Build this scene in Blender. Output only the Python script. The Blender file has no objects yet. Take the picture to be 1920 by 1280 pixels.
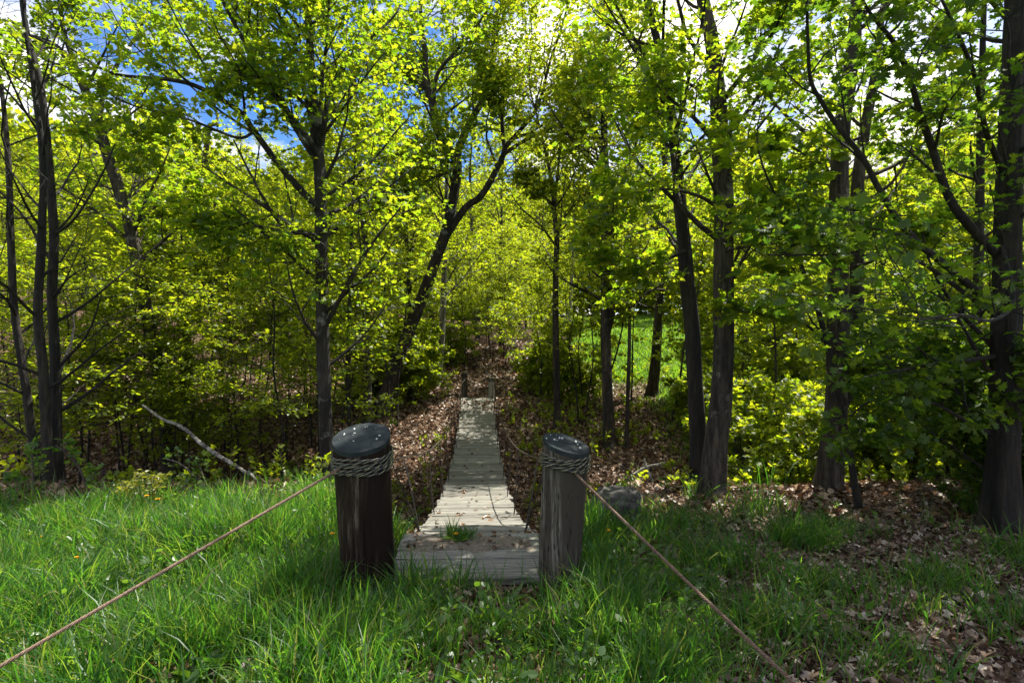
import bpy, math, random
import numpy as np
from mathutils import Vector

rng = np.random.default_rng(11)
random.seed(5)
sc = bpy.context.scene
col = sc.collection
F = 1066.7          # focal length in photo pixels (20 mm on 36 mm, 1920 wide)
CAM = np.array([0.0, 0.0, 1.7])
Zv = np.array([0.0, 0.0, 1.0])

# ------------------------------------------------------------------ basics
def sm(t):
    t = np.clip(t, 0, 1)
    return t * t * (3 - 2 * t)

def hash2(ix, iy, s):
    h = (ix * 374761393 + iy * 668265263 + s * 982451653) & 0xFFFFFFFF
    h = ((h ^ (h >> 13)) * 1274126177) & 0xFFFFFFFF
    return ((h ^ (h >> 16)) & 0xFFFF) / 65535.0

def vnoise(x, y, s=0):
    x = np.asarray(x, float); y = np.asarray(y, float)
    ix = np.floor(x).astype(np.int64); iy = np.floor(y).astype(np.int64)
    fx = x - ix; fy = y - iy
    fx = fx * fx * (3 - 2 * fx); fy = fy * fy * (3 - 2 * fy)
    a = hash2(ix, iy, s); b = hash2(ix + 1, iy, s)
    c = hash2(ix, iy + 1, s); d = hash2(ix + 1, iy + 1, s)
    return (a * (1 - fx) + b * fx) * (1 - fy) + (c * (1 - fx) + d * fx) * fy

def fbm(x, y, s=0, o=3):
    t = 0; a = 0.5; n = 0
    for k in range(o):
        t = t + a * vnoise(x * 2 ** k, y * 2 ** k, s + k); n += a; a *= 0.5
    return t / n

def edge_y(x):
    # lip of the near bank
    left = 6.5; mid = 4.75; right = 6.5
    e = left + (mid - left) * sm((x + 2.2) / 1.1)
    e = e + (right - mid) * sm((x - 0.35) / 1.3)
    return e + 0.5 * (fbm(x * 0.6, x * 0.0 + 3.3, 4) - 0.5)

def H(x, y):
    x = np.asarray(x, float); y = np.asarray(y, float)
    e = edge_y(x)
    down = sm((y - e) / 3.9) 
    t = np.clip((y - 9.6) / 7.8, 0, 1)
    back = 1 - (0.75 * t + 0.25 * sm(t))
    g = -1.95 * down * back
    rise = np.clip(y - 18.5, 0, None)
    g = g + 7.0 * (1 - np.exp(-rise / 40.0)) * (0.92 + 0.1 * np.clip(x / 30, -1, 1))
    # banks climb on the left beyond the gully
    g = g + 0.14 * np.clip(-x - 5.0, 0, 25) * sm((y - 8) / 6)
    # right side is shallower
    g = g * (1 - 0.35 * sm((x - 2.0) / 4.0) * (1 - sm((y - 17) / 5)))
    g = g - 0.16 * sm((y - 10) / 4) * (1 - sm((y - 19) / 2))
    nb = 1 - 0.85 * np.exp(-((x + .326 + .057 * (y - 4.64)) / 1.6) ** 2) * (1 - sm((y - 19) / 3))
    amp = (0.10 + 0.35 * sm((y - 7) / 8)) * nb
    g = g + amp * (fbm(x * 0.5, y * 0.5, 9) - 0.5) * np.where(y > 3, 1, .6)
    g = g + 0.05 * (fbm(x * 2.1, y * 2.1, 19) - 0.5)
    return g

def P(px, py, Y):
    return np.array([(px - 960) / F * Y, Y, CAM[2] - (py - 640) / F * Y])

def hit(px, py, y0=2.0):
    ys = np.linspace(y0, 120, 6000)
    xs = (px - 960) / F * ys; zs = CAM[2] - (py - 640) / F * ys
    d = zs - H(xs, ys)
    k = np.argmax(d < 0)
    return np.array([xs[k], ys[k], H(xs[k], ys[k])])

def nrm(v):
    return v / np.maximum(np.linalg.norm(v, axis=-1, keepdims=True), 1e-9)

def mk_mesh(name, V, faces, mats, parent=None, smooth=True, midx=None):
    V = np.asarray(V, np.float32).reshape(-1, 3)
    if not isinstance(faces, list): faces = [faces]
    faces = [np.asarray(f, np.int32) for f in faces if len(f)]
    me = bpy.data.meshes.new(name)
    me.vertices.add(len(V)); me.vertices.foreach_set('co', V.ravel())
    nl = sum(f.size for f in faces); nf = sum(len(f) for f in faces)
    me.loops.add(nl); me.polygons.add(nf)
    me.loops.foreach_set('vertex_index', np.concatenate([f.ravel() for f in faces]))
    tot = np.concatenate([np.full(len(f), f.shape[1], np.int32) for f in faces])
    st = np.concatenate([[0], np.cumsum(tot)[:-1]]).astype(np.int32)
    me.polygons.foreach_set('loop_start', st)
    me.polygons.foreach_set('loop_total', tot)
    if midx is not None: me.polygons.foreach_set('material_index', np.asarray(midx, np.int32))
    me.polygons.foreach_set('use_smooth', np.full(nf, smooth))
    for m in (mats if isinstance(mats, (list, tuple)) else [mats]): me.materials.append(m)
    me.update(calc_edges=True)
    o = bpy.data.objects.new(name, me); col.objects.link(o)
    if parent is not None: o.parent = parent
    return o

def tag(o, label=None, cat=None, group=None, kind=None):
    if label: o['label'] = label
    if cat: o['category'] = cat
    if group: o['group'] = group
    if kind: o['kind'] = kind
    return o

def empty(name, loc, label, cat, group=None):
    o = bpy.data.objects.new(name, None); col.objects.link(o)
    o.location = [float(v) for v in loc]; o.empty_display_size = .2
    return tag(o, label, cat, group)

def copy_thing(root, loc, rz=0, s=1, label=None, sz=None):
    r = root.copy(); col.objects.link(r)
    r.location = [float(v) for v in loc]; r.rotation_euler = (0, 0, rz); r.scale = (s, s, sz or s)
    if label: r['label'] = label
    for ch in list(root.children):
        c = ch.copy(); col.objects.link(c); c.parent = r
        for g in list(ch.children):
            d = g.copy(); col.objects.link(d); d.parent = c
    return r

class MB:
    def __init__(s): s.V = []; s.F = {}; s.n = 0
    def add(s, V, *faces):
        V = np.asarray(V, float).reshape(-1, 3)
        for f in faces:
            f = np.asarray(f, np.int64)
            if f.size: s.F.setdefault(f.shape[1], []).append(f + s.n)
        s.V.append(V); s.n += len(V)
    def build(s, name, mats, parent=None, smooth=True, off=None):
        V = np.concatenate(s.V)
        if off is not None: V = V - np.asarray(off)
        return mk_mesh(name, V, [np.concatenate(f) for f in s.F.values()], mats, parent, smooth)

def tubes(Pt, R, s=6):
    N, m, _ = Pt.shape
    T = nrm(np.gradient(Pt, axis=1))
    ref = np.where(np.abs(T[..., 2:3]) > 0.9, np.array([1.0, 0, 0]), Zv)
    # one reference per tube so that it does not twist
    mean = nrm(T.mean(1, keepdims=True))
    ref = np.where(np.abs(mean[..., 2:3]) > 0.8, np.array([0.9, 0.43, 0.0]), np.array([0.05, 0.03, 1.0])) + 0 * T
    u = nrm(np.cross(T, ref)); v = np.cross(T, u)
    a = np.arange(s) * 2 * np.pi / s
    V = Pt[:, :, None, :] + R[:, :, None, None] * (np.cos(a)[None, None, :, None] * u[:, :, None, :] + np.sin(a)[None, None, :, None] * v[:, :, None, :])
    i = np.arange(N)[:, None, None] * m * s; j = np.arange(m - 1)[None, :, None] * s; k = np.arange(s)[None, None, :]
    k2 = (k + 1) % s
    q = np.stack([i + j + k, i + j + s + k, i + j + s + k2, i + j + k2], -1).reshape(-1, 4)
    return V.reshape(-1, 3), q

def resample(Pt, R, m, smooth=True):
    """polyline -> m points (Catmull-Rom), radii likewise"""
    Pt = np.asarray(Pt, float); R = np.asarray(R, float)
    n = len(Pt)
    d = np.concatenate([[0], np.cumsum(np.linalg.norm(np.diff(Pt, axis=0), axis=1))])
    t = np.linspace(0, d[-1], m)
    k = np.clip(np.searchsorted(d, t, side='right') - 1, 0, n - 2)
    f = (t - d[k]) / np.maximum(d[k + 1] - d[k], 1e-9)
    p0 = Pt[np.maximum(k - 1, 0)]; p1 = Pt[k]; p2 = Pt[k + 1]; p3 = Pt[np.minimum(k + 2, n - 1)]
    f1 = f[:, None]
    C = 0.5 * (2 * p1 + (p2 - p0) * f1 + (2 * p0 - 5 * p1 + 4 * p2 - p3) * f1 ** 2 + (3 * p1 - p0 - 3 * p2 + p3) * f1 ** 3)
    return C, R[k] * (1 - f) + R[k + 1] * f

def offspring(Pt, R, n, t0, t1, L, ang, up=0.0, flat=0.0, wob=0.12, m=5, rel=True, rscale=0.5, rmax=1.0, short=0.5):
    """n children on each parent path; L = length (relative to the parent when rel)"""
    N, M, _ = Pt.shape
    plen = np.linalg.norm(np.diff(Pt, axis=1), axis=2).sum(1)
    t = t0 + (t1 - t0) * (np.arange(n)[None, :] + rng.random((N, n))) / n
    k = np.clip((t * (M - 1)).astype(int), 0, M - 2); f = (t * (M - 1) - k)[..., None]
    ar = np.arange(N)[:, None]
    p = Pt[ar, k] * (1 - f) + Pt[ar, k + 1] * f
    T = nrm(Pt[ar, k + 1] - Pt[ar, k])
    r = R[ar, k] * (1 - f[..., 0]) + R[ar, k + 1] * f[..., 0]
    phi = rng.random((N, n)) * 2 * np.pi
    ref = np.where(np.abs(T[..., 2:3]) > 0.95, np.array([1.0, 0, 0]), Zv)
    u = nrm(np.cross(T, ref)); v = np.cross(u, T)
    side = np.where((np.arange(n)[None, :] + rng.integers(0, 2, (N, 1))) % 2 == 0, 1.0, -1.0)[..., None]
    perp = np.cos(phi)[..., None] * u + np.sin(phi)[..., None] * v
    perp = nrm(perp * (1 - flat) + flat * (side * u + 0.25 * perp))
    a = np.radians(ang) * (0.75 + 0.5 * rng.random((N, n)))[..., None]
    d = np.cos(a) * T + np.sin(a) * perp
    ln = L * (plen[:, None] if rel else 1.0) * (1 - short * t) * (0.65 + 0.7 * rng.random((N, n)))
    d = d.reshape(-1, 3); p = p.reshape(-1, 3); ln = ln.reshape(-1); r = r.reshape(-1)
    out = np.zeros((len(p), m, 3)); out[:, 0] = p
    for i in range(1, m):
        d = nrm(d + wob * rng.normal(size=d.shape) + np.array([0, 0, up / (m - 1)]))
        out[:, i] = out[:, i - 1] + d * (ln / (m - 1))[:, None]
    r0 = np.minimum(np.minimum(r * rscale, ln * 0.018 + 0.002), rmax)
    Rr = r0[:, None] * np.linspace(1, 0.25, m)[None, :]
    return out, Rr

# leaf outlines: x along the leaf, y across, z lift
LEAF_OVAL = (np.array([[0, 0, 0], [.35, -.30, .07], [.72, -.24, .05], [1, 0, -.06], [.72, .24, .05], [.35, .30, .07]]),
             [np.array([[0, 1, 2, 3], [0, 3, 4, 5]])])
LEAF_LOBED = (np.array([[0, 0, 0], [.02, -.42, .05], [.42, -.20, .03], [.58, -.52, .06], [1.0, 0, -.08], [.58, .52, .06], [.42, .20, .03], [.02, .42, .05]]),
              [np.array([[0, 1, 2], [0, 6, 7]]), np.array([[0, 2, 3, 4], [0, 4, 5, 6]])])
_mp = np.array([[0, 0, 0], [-.14, -.26, .02], [.10, -.28, .02], [.06, -.52, .03], [.26, -.42, .03], [.36, -.20, .0], [.50, -.46, .05], [.58, -.32, .04],
                [.78, -.34, .02], [.68, -.12, 0], [1.0, 0, -.10], [.68, .12, 0], [.78, .34, .02], [.58, .32, .04], [.50, .46, .05], [.36, .20, .0], [.26, .42, .03], [.06, .52, .03], [.10, .28, .02], [-.14, .26, .02]])
LEAF_MAPLE = (_mp, [np.array([[0, 1, 2, 5], [0, 5, 9, 10], [0, 10, 11, 15], [0, 15, 18, 19], [2, 3, 4, 5], [5, 6, 7, 9], [11, 13, 14, 15], [15, 16, 17, 18]]), np.array([[7, 8, 9], [11, 12, 13]])])

def leaf_geo(mb, pos, axis, nor, size, tpl):
    Vt, Ft = tpl
    axis = nrm(axis); side = nrm(np.cross(nor, axis)); nor = np.cross(axis, side)
    fold = (rng.random((len(pos), 1, 1)) * 2.4 - 0.5)
    wid = 0.85 + 0.35 * rng.random((len(pos), 1, 1))
    V = pos[:, None] + size[:, None, None] * (Vt[None, :, 0:1] * axis[:, None] + wid * Vt[None, :, 1:2] * side[:, None] + fold * Vt[None, :, 2:3] * nor[:, None])
    n = len(Vt); o = (np.arange(len(pos)) * n)[:, None, None]
    mb.add(V, *[(o + f[None]).reshape(-1, f.shape[1]) for f in Ft])

def leaves_on(mb, Tw, k, size, tpl, tilt=0.5, droop=0.15, gap=0.03, t0=0.4, keep=None):
    N, m, _ = Tw.shape
    t = t0 + (1 - t0) * (np.arange(k)[None, :] + rng.random((N, k))) / k
    kk = np.clip((t * (m - 1)).astype(int), 0, m - 2); f = (t * (m - 1) - kk)[..., None]
    ar = np.arange(N)[:, None]
    p = Tw[ar, kk] * (1 - f) + Tw[ar, kk + 1] * f
    T = nrm(Tw[ar, kk + 1] - Tw[ar, kk])
    u = nrm(np.cross(T, Zv + 0.05))
    side = np.where(np.arange(k)[None, :] % 2 == 0, 1.0, -1.0)[..., None]
    ax = nrm(0.55 * T + side * u * (0.5 + 0.5 * rng.random((N, k, 1))) + 0.25 * rng.normal(size=p.shape) - np.array([0, 0, droop]))
    no = nrm(Zv + tilt * rng.normal(size=p.shape))
    sz = size * (0.45 + 0.95 * rng.random((N, k)))
    p = p + ax * gap + 0.012 * rng.normal(size=p.shape)
    p = p.reshape(-1, 3); ax = ax.reshape(-1, 3); no = no.reshape(-1, 3); sz = sz.reshape(-1)
    if keep is not None:
        q = keep(p); p, ax, no, sz = p[q], ax[q], no[q], sz[q]
    leaf_geo(mb, p, ax, no, sz, tpl)

# ------------------------------------------------------------------ materials
def nodes(name):
    m = bpy.data.materials.new(name); m.use_nodes = True
    nt = m.node_tree; nt.nodes.clear()
    return m, nt, nt.nodes, nt.links

def N(nt, t, **kw):
    n = nt.nodes.new(t)
    for k, v in kw.items():
        if k in n.inputs: n.inputs[k].default_value = v
        else: setattr(n, k, v)
    return n

def ramp(nt, stops, interp='LINEAR'):
    r = nt.nodes.new('ShaderNodeValToRGB'); r.color_ramp.interpolation = interp
    e = r.color_ramp.elements
    while len(e) > 1: e.remove(e[-1])
    e[0].position = stops[0][0]; e[0].color = (*stops[0][1], 1)
    for p, c in stops[1:]:
        k = e.new(p); k.color = (*c, 1)
    return r

def leaf_mat(name, refl, trans, mixf=0.55, gloss=0.04):
    """refl / trans: lists of (pos, rgb) picked per leaf"""
    m, nt, ns, ln = nodes(name)
    g = N(nt, 'ShaderNodeNewGeometry')
    a = ramp(nt, refl); b = ramp(nt, trans)
    ln.new(g.outputs['Random Per Island'], a.inputs[0]); ln.new(g.outputs['Random Per Island'], b.inputs[0])
    d = N(nt, 'ShaderNodeBsdfDiffuse'); t = N(nt, 'ShaderNodeBsdfTranslucent')
    ln.new(a.outputs[0], d.inputs[0]); ln.new(b.outputs[0], t.inputs[0])
    mx = N(nt, 'ShaderNodeMixShader'); mx.inputs[0].default_value = mixf
    ln.new(d.outputs[0], mx.inputs[1]); ln.new(t.outputs[0], mx.inputs[2])
    gl = N(nt, 'ShaderNodeBsdfGlossy'); gl.inputs['Roughness'].default_value = 0.42
    m2 = N(nt, 'ShaderNodeMixShader'); m2.inputs[0].default_value = gloss
    ln.new(mx.outputs[0], m2.inputs[1]); ln.new(gl.outputs[0], m2.inputs[2])
    o = N(nt, 'ShaderNodeOutputMaterial'); ln.new(m2.outputs[0], o.inputs[0])
    return m

def bark_mat(name, dark, light, patch=None, patch_amt=0.5, sc_=9.0, bump=0.9):
    m, nt, ns, ln = nodes(name)
    tc = N(nt, 'ShaderNodeTexCoord'); mp = N(nt, 'ShaderNodeMapping'); mp.inputs['Scale'].default_value = (1, 1, 0.16)
    ln.new(tc.outputs['Object'], mp.inputs[0])
    n1 = N(nt, 'ShaderNodeTexNoise', Scale=sc_ * 3.2, Detail=6, Roughness=0.7); ln.new(mp.outputs[0], n1.inputs['Vector'])
    n2 = N(nt, 'ShaderNodeTexNoise', Scale=2.6, Detail=5, Roughness=0.65); ln.new(tc.outputs['Object'], n2.inputs['Vector'])
    r = ramp(nt, [(0.40, dark), (0.62, light)]); ln.new(n1.outputs[0], r.inputs[0])
    n4 = N(nt, 'ShaderNodeTexNoise', Scale=5.5, Detail=3); ln.new(mp.outputs[0], n4.inputs['Vector'])
    r4 = ramp(nt, [(0.38, (.35, .33, .30)), (0.62, (1.15, 1.12, 1.05))]); ln.new(n4.outputs[0], r4.inputs[0])
    mu = N(nt, 'ShaderNodeMixRGB'); mu.blend_type = 'MULTIPLY'; mu.inputs[0].default_value = 1
    ln.new(r.outputs[0], mu.inputs[1]); ln.new(r4.outputs[0], mu.inputs[2]); cur = mu.outputs[0]
    if patch:
        r2 = ramp(nt, [(patch_amt, (0, 0, 0)), (patch_amt + 0.09, (1, 1, 1))]); ln.new(n2.outputs[0], r2.inputs[0])
        mix = N(nt, 'ShaderNodeMixRGB'); mix.inputs[2].default_value = (*patch, 1)
        ln.new(r2.outputs[0], mix.inputs[0]); ln.new(cur, mix.inputs[1]); cur = mix.outputs[0]
    b = N(nt, 'ShaderNodeBsdfPrincipled'); b.inputs['Roughness'].default_value = 0.9
    ln.new(cur, b.inputs['Base Color'])
    bp = N(nt, 'ShaderNodeBump', Strength=bump, Distance=0.06); ln.new(n1.outputs[0], bp.inputs['Height']); ln.new(bp.outputs[0], b.inputs['Normal'])
    o = N(nt, 'ShaderNodeOutputMaterial'); ln.new(b.outputs[0], o.inputs[0])
    return m

M = {}
M['maple'] = leaf_mat('maple_leaf', [(0, (.045, .095, .012)), (.6, (.075, .135, .014)), (1, (.11, .15, .016))],
                      [(0, (.20, .36, .010)), (.5, (.34, .48, .012)), (1, (.52, .56, .016))], .6, .025)
M['beech'] = leaf_mat('beech_leaf', [(0, (.060, .105, .012)), (.6, (.090, .140, .014)), (1, (.12, .15, .018))],
                      [(0, (.28, .42, .010)), (.5, (.44, .53, .012)), (1, (.58, .60, .018))], .6, .025)
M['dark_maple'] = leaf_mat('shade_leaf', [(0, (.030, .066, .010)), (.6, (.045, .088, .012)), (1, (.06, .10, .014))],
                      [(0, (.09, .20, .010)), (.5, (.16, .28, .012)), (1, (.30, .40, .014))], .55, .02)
M['far'] = leaf_mat('far_leaf', [(0, (.06, .11, .012)), (.6, (.09, .14, .014)), (1, (.12, .15, .018))],
                      [(0, (.30, .42, .012)), (.5, (.44, .52, .016)), (1, (.58, .58, .02))], .6, .02)
M['grass'] = leaf_mat('grass_blade', [(0, (.022, .072, .014)), (.7, (.036, .105, .018)), (.92, (.070, .125, .030)), (1, (.22, .18, .08))],
                      [(0, (.08, .27, .016)), (.6, (.17, .42, .024)), (.93, (.42, .55, .05)), (1, (.30, .24, .10))], .5, .02)
M['weed'] = leaf_mat('weed_leaf', [(0, (.040, .10, .016)), (1, (.08, .14, .02))], [(0, (.14, .34, .02)), (1, (.26, .42, .03))], .5)
M['fern'] = leaf_mat('fern_leaf', [(0, (.10, .13, .012)), (1, (.16, .15, .014))], [(0, (.34, .40, .015)), (1, (.46, .40, .02))], .5)
M['meadow'] = leaf_mat('meadow_blade', [(0, (.055, .13, .014)), (1, (.10, .17, .02))], [(0, (.20, .42, .02)), (1, (.32, .50, .03))], .5)
M['litter'] = leaf_mat('dead_leaf', [(0, (.03, .015, .008)), (.3, (.095, .048, .022)), (.6, (.19, .108, .052)), (.86, (.32, .215, .128)), (1, (.45, .36, .25))],
                      [(0, (.05, .02, .01)), (.6, (.14, .065, .03)), (1, (.22, .12, .06))], .22, .05)
M['old_litter'] = leaf_mat('weathered_leaf', [(0, (.05, .028, .018)), (.3, (.105, .064, .040)), (.6, (.21, .148, .104)), (.86, (.33, .262, .20)), (1, (.48, .42, .34))],
                      [(0, (.05, .02, .01)), (1, (.22, .14, .09))], .15, .03)
M['bark'] = bark_mat('maple_bark', (.015, .011, .008), (.080, .062, .046), (.19, .19, .165), .60)
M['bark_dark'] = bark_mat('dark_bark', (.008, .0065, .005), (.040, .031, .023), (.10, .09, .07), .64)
M['bark_patchy'] = bark_mat('lichen_bark', (.014, .012, .010), (.055, .045, .036), (.21, .205, .175), .57)
M['bark_gray'] = bark_mat('gray_bark', (.022, .017, .013), (.105, .086, .066), (.22, .20, .165), .58)
M['birch'] = bark_mat('birch_bark', (.10, .09, .08), (.46, .44, .40), (.05, .045, .04), .60, 5)
M['twig'] = bark_mat('dead_twig', (.08, .06, .05), (.24, .20, .17), None)

def ground_mat():
    m, nt, ns, ln = nodes('forest_floor')
    tc = N(nt, 'ShaderNodeTexCoord')
    at = N(nt, 'ShaderNodeAttribute'); at.attribute_name = 'cover'
    v = N(nt, 'ShaderNodeTexVoronoi', Scale=19.0); v.feature = 'F1'
    nz = N(nt, 'ShaderNodeTexNoise', Scale=6, Detail=6, Roughness=.7)
    ln.new(tc.outputs['Object'], nz.inputs['Vector'])
    mxv = N(nt, 'ShaderNodeMixRGB'); mxv.inputs[0].default_value = .12
    ln.new(tc.outputs['Object'], mxv.inputs[1]); ln.new(nz.outputs['Color'], mxv.inputs[2]); ln.new(mxv.outputs[0], v.inputs['Vector'])
    r = ramp(nt, [(0, (.030, .017, .011)), (.3, (.075, .040, .024)), (.6, (.13, .075, .048)), (.85, (.20, .13, .09)), (1, (.30, .23, .17))])
    sx = N(nt, 'ShaderNodeSeparateColor'); ln.new(v.outputs['Color'], sx.inputs[0]); ln.new(sx.outputs[0], r.inputs[0])
    r2 = ramp(nt, [(.35, (.35, .35, .35)), (.65, (1, 1, 1))]); ln.new(nz.outputs[0], r2.inputs[0])
    mul = N(nt, 'ShaderNodeMixRGB'); mul.blend_type = 'MULTIPLY'; mul.inputs[0].default_value = .8
    ln.new(r.outputs[0], mul.inputs[1]); ln.new(r2.outputs[0], mul.inputs[2])
    n2 = N(nt, 'ShaderNodeTexNoise', Scale=3, Detail=8, Roughness=.75); ln.new(tc.outputs['Object'], n2.inputs['Vector'])
    rg = ramp(nt, [(.3, (.035, .085, .010)), (.7, (.10, .17, .018))]); ln.new(n2.outputs[0], rg.inputs[0])
    mg = N(nt, 'ShaderNodeMixRGB'); ln.new(at.outputs['Fac'], mg.inputs[0]); ln.new(mul.outputs[0], mg.inputs[1]); ln.new(rg.outputs[0], mg.inputs[2])
    b = N(nt, 'ShaderNodeBsdfPrincipled'); b.inputs['Roughness'].default_value = 1.0; b.inputs['Specular IOR Level'].default_value = .1
    ln.new(mg.outputs[0], b.inputs['Base Color'])
    bp = N(nt, 'ShaderNodeBump', Strength=.7, Distance=.05); ln.new(v.outputs['Distance'], bp.inputs['Height']); ln.new(bp.outputs[0], b.inputs['Normal'])
    o = N(nt, 'ShaderNodeOutputMaterial'); ln.new(b.outputs[0], o.inputs[0])
    return m

def plank_mat():
    m, nt, ns, ln = nodes('weathered_plank')
    tc = N(nt, 'ShaderNodeTexCoord'); g = N(nt, 'ShaderNodeNewGeometry')
    add = N(nt, 'ShaderNodeVectorMath', operation='ADD'); ln.new(tc.outputs['Object'], add.inputs[0])
    cmb = N(nt, 'ShaderNodeCombineXYZ'); mm = N(nt, 'ShaderNodeMath', operation='MULTIPLY'); mm.inputs[1].default_value = 37
    ln.new(g.outputs['Random Per Island'], mm.inputs[0]); ln.new(mm.outputs[0], cmb.inputs[0]); ln.new(cmb.outputs[0], add.inputs[1])
    mp = N(nt, 'ShaderNodeMapping'); mp.inputs['Scale'].default_value = (.9, 16, 9); ln.new(add.outputs[0], mp.inputs[0])
    n1 = N(nt, 'ShaderNodeTexNoise', Scale=5, Detail=7, Roughness=.7); ln.new(mp.outputs[0], n1.inputs['Vector'])
    r = ramp(nt, [(.34, (.04, .036, .029)), (.45, (.14, .132, .112)), (.66, (.275, .265, .228))]); ln.new(n1.outputs[0], r.inputs[0])
    r2 = ramp(nt, [(0, (.55, .53, .48)), (.5, (.85, .85, .82)), (1, (1.15, 1.15, 1.12))]); ln.new(g.outputs['Random Per Island'], r2.inputs[0])
    mul = N(nt, 'ShaderNodeMixRGB'); mul.blend_type = 'MULTIPLY'; mul.inputs[0].default_value = 1
    ln.new(r.outputs[0], mul.inputs[1]); ln.new(r2.outputs[0], mul.inputs[2])
    n3 = N(nt, 'ShaderNodeTexNoise', Scale=4, Detail=6, Roughness=.7); ln.new(tc.outputs['Object'], n3.inputs['Vector'])
    r3 = ramp(nt, [(.55, (0, 0, 0)), (.72, (.55, .55, .55))]); ln.new(n3.outputs[0], r3.inputs[0])
    mx = N(nt, 'ShaderNodeMixRGB'); mx.inputs[2].default_value = (.10, .095, .06, 1); ln.new(r3.outputs[0], mx.inputs[0]); ln.new(mul.outputs[0], mx.inputs[1])
    b = N(nt, 'ShaderNodeBsdfPrincipled'); b.inputs['Roughness'].default_value = .85; ln.new(mx.outputs[0], b.inputs['Base Color'])
    bp = N(nt, 'ShaderNodeBump', Strength=.5, Distance=.006); ln.new(n1.outputs[0], bp.inputs['Height']); ln.new(bp.outputs[0], b.inputs['Normal'])
    o = N(nt, 'ShaderNodeOutputMaterial'); ln.new(b.outputs[0], o.inputs[0])
    return m

def post_mat(name, stops, streak, holes=True, rough=.8):
    m, nt, ns, ln = nodes(name)
    tc = N(nt, 'ShaderNodeTexCoord'); mp = N(nt, 'ShaderNodeMapping'); mp.inputs['Scale'].default_value = (1, 1, .07)
    ln.new(tc.outputs['Object'], mp.inputs[0])
    n1 = N(nt, 'ShaderNodeTexNoise', Scale=42, Detail=7, Roughness=.72); ln.new(mp.outputs[0], n1.inputs['Vector'])
    r = ramp(nt, stops); ln.new(n1.outputs[0], r.inputs[0]); cur = r.outputs[0]
    mp2 = N(nt, 'ShaderNodeMapping'); mp2.inputs['Scale'].default_value = (1, 1, .10); ln.new(tc.outputs['Object'], mp2.inputs[0])
    n2 = N(nt, 'ShaderNodeTexNoise', Scale=8, Detail=3); ln.new(mp2.outputs[0], n2.inputs['Vector'])
    r2 = ramp(nt, [(.42, (0, 0, 0)), (.58, (1, 1, 1))]); ln.new(n2.outputs[0], r2.inputs[0])
    mx = N(nt, 'ShaderNodeMixRGB'); mx.inputs[2].default_value = (*streak, 1); ln.new(r2.outputs[0], mx.inputs[0]); ln.new(cur, mx.inputs[1]); cur = mx.outputs[0]
    hgt = n1.outputs[0]
    if holes:
        mp3 = N(nt, 'ShaderNodeMapping'); mp3.inputs['Scale'].default_value = (1, 1, .17); ln.new(tc.outputs['Object'], mp3.inputs[0])
        v = N(nt, 'ShaderNodeTexVoronoi', Scale=44); ln.new(mp3.outputs[0], v.inputs['Vector'])
        r3 = ramp(nt, [(.12, (1, 1, 1)), (.24, (0, 0, 0))]); ln.new(v.outputs['Distance'], r3.inputs[0])
        m3 = N(nt, 'ShaderNodeMixRGB'); m3.inputs[2].default_value = (.012, .010, .009, 1); ln.new(r3.outputs[0], m3.inputs[0]); ln.new(cur, m3.inputs[1]); cur = m3.outputs[0]
    b = N(nt, 'ShaderNodeBsdfPrincipled'); b.inputs['Roughness'].default_value = rough; b.inputs['Specular IOR Level'].default_value = .12; ln.new(cur, b.inputs['Base Color'])
    bp = N(nt, 'ShaderNodeBump', Strength=.8, Distance=.012); ln.new(hgt, bp.inputs['Height']); ln.new(bp.outputs[0], b.inputs['Normal'])
    o = N(nt, 'ShaderNodeOutputMaterial'); ln.new(b.outputs[0], o.inputs[0])
    return m

def simple(name, c, rough=.6, metal=0., noise=None, scale=30):
    m, nt, ns, ln = nodes(name)
    b = N(nt, 'ShaderNodeBsdfPrincipled'); b.inputs['Roughness'].default_value = rough; b.inputs['Metallic'].default_value = metal
    b.inputs['Base Color'].default_value = (*c, 1)
    if noise:
        tc = N(nt, 'ShaderNodeTexCoord'); n = N(nt, 'ShaderNodeTexNoise', Scale=scale, Detail=6, Roughness=.7); ln.new(tc.outputs['Object'], n.inputs['Vector'])
        r = ramp(nt, [(.35, c), (.65, noise)]); ln.new(n.outputs[0], r.inputs[0]); ln.new(r.outputs[0], b.inputs['Base Color'])
        bp = N(nt, 'ShaderNodeBump', Strength=.4, Distance=.01); ln.new(n.outputs[0], bp.inputs['Height']); ln.new(bp.outputs[0], b.inputs['Normal'])
    o = N(nt, 'ShaderNodeOutputMaterial'); ln.new(b.outputs[0], o.inputs[0])
    return m

def cap_mat():
    m, nt, ns, ln = nodes('tar_cap')
    tc = N(nt, 'ShaderNodeTexCoord')
    n = N(nt, 'ShaderNodeTexNoise', Scale=14, Detail=5, Roughness=.6); ln.new(tc.outputs['Object'], n.inputs['Vector'])
    r = ramp(nt, [(.3, (.016, .020, .021)), (.7, (.036, .044, .044))]); ln.new(n.outputs[0], r.inputs[0])
    b = N(nt, 'ShaderNodeBsdfPrincipled'); b.inputs['Roughness'].default_value = .8; b.inputs['Specular IOR Level'].default_value = .12; ln.new(r.outputs[0], b.inputs['Base Color'])
    bp = N(nt, 'ShaderNodeBump', Strength=.15, Distance=.01); ln.new(n.outputs[0], bp.inputs['Height']); ln.new(bp.outputs[0], b.inputs['Normal'])
    o = N(nt, 'ShaderNodeOutputMaterial'); ln.new(b.outputs[0], o.inputs[0])
    return m

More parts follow.
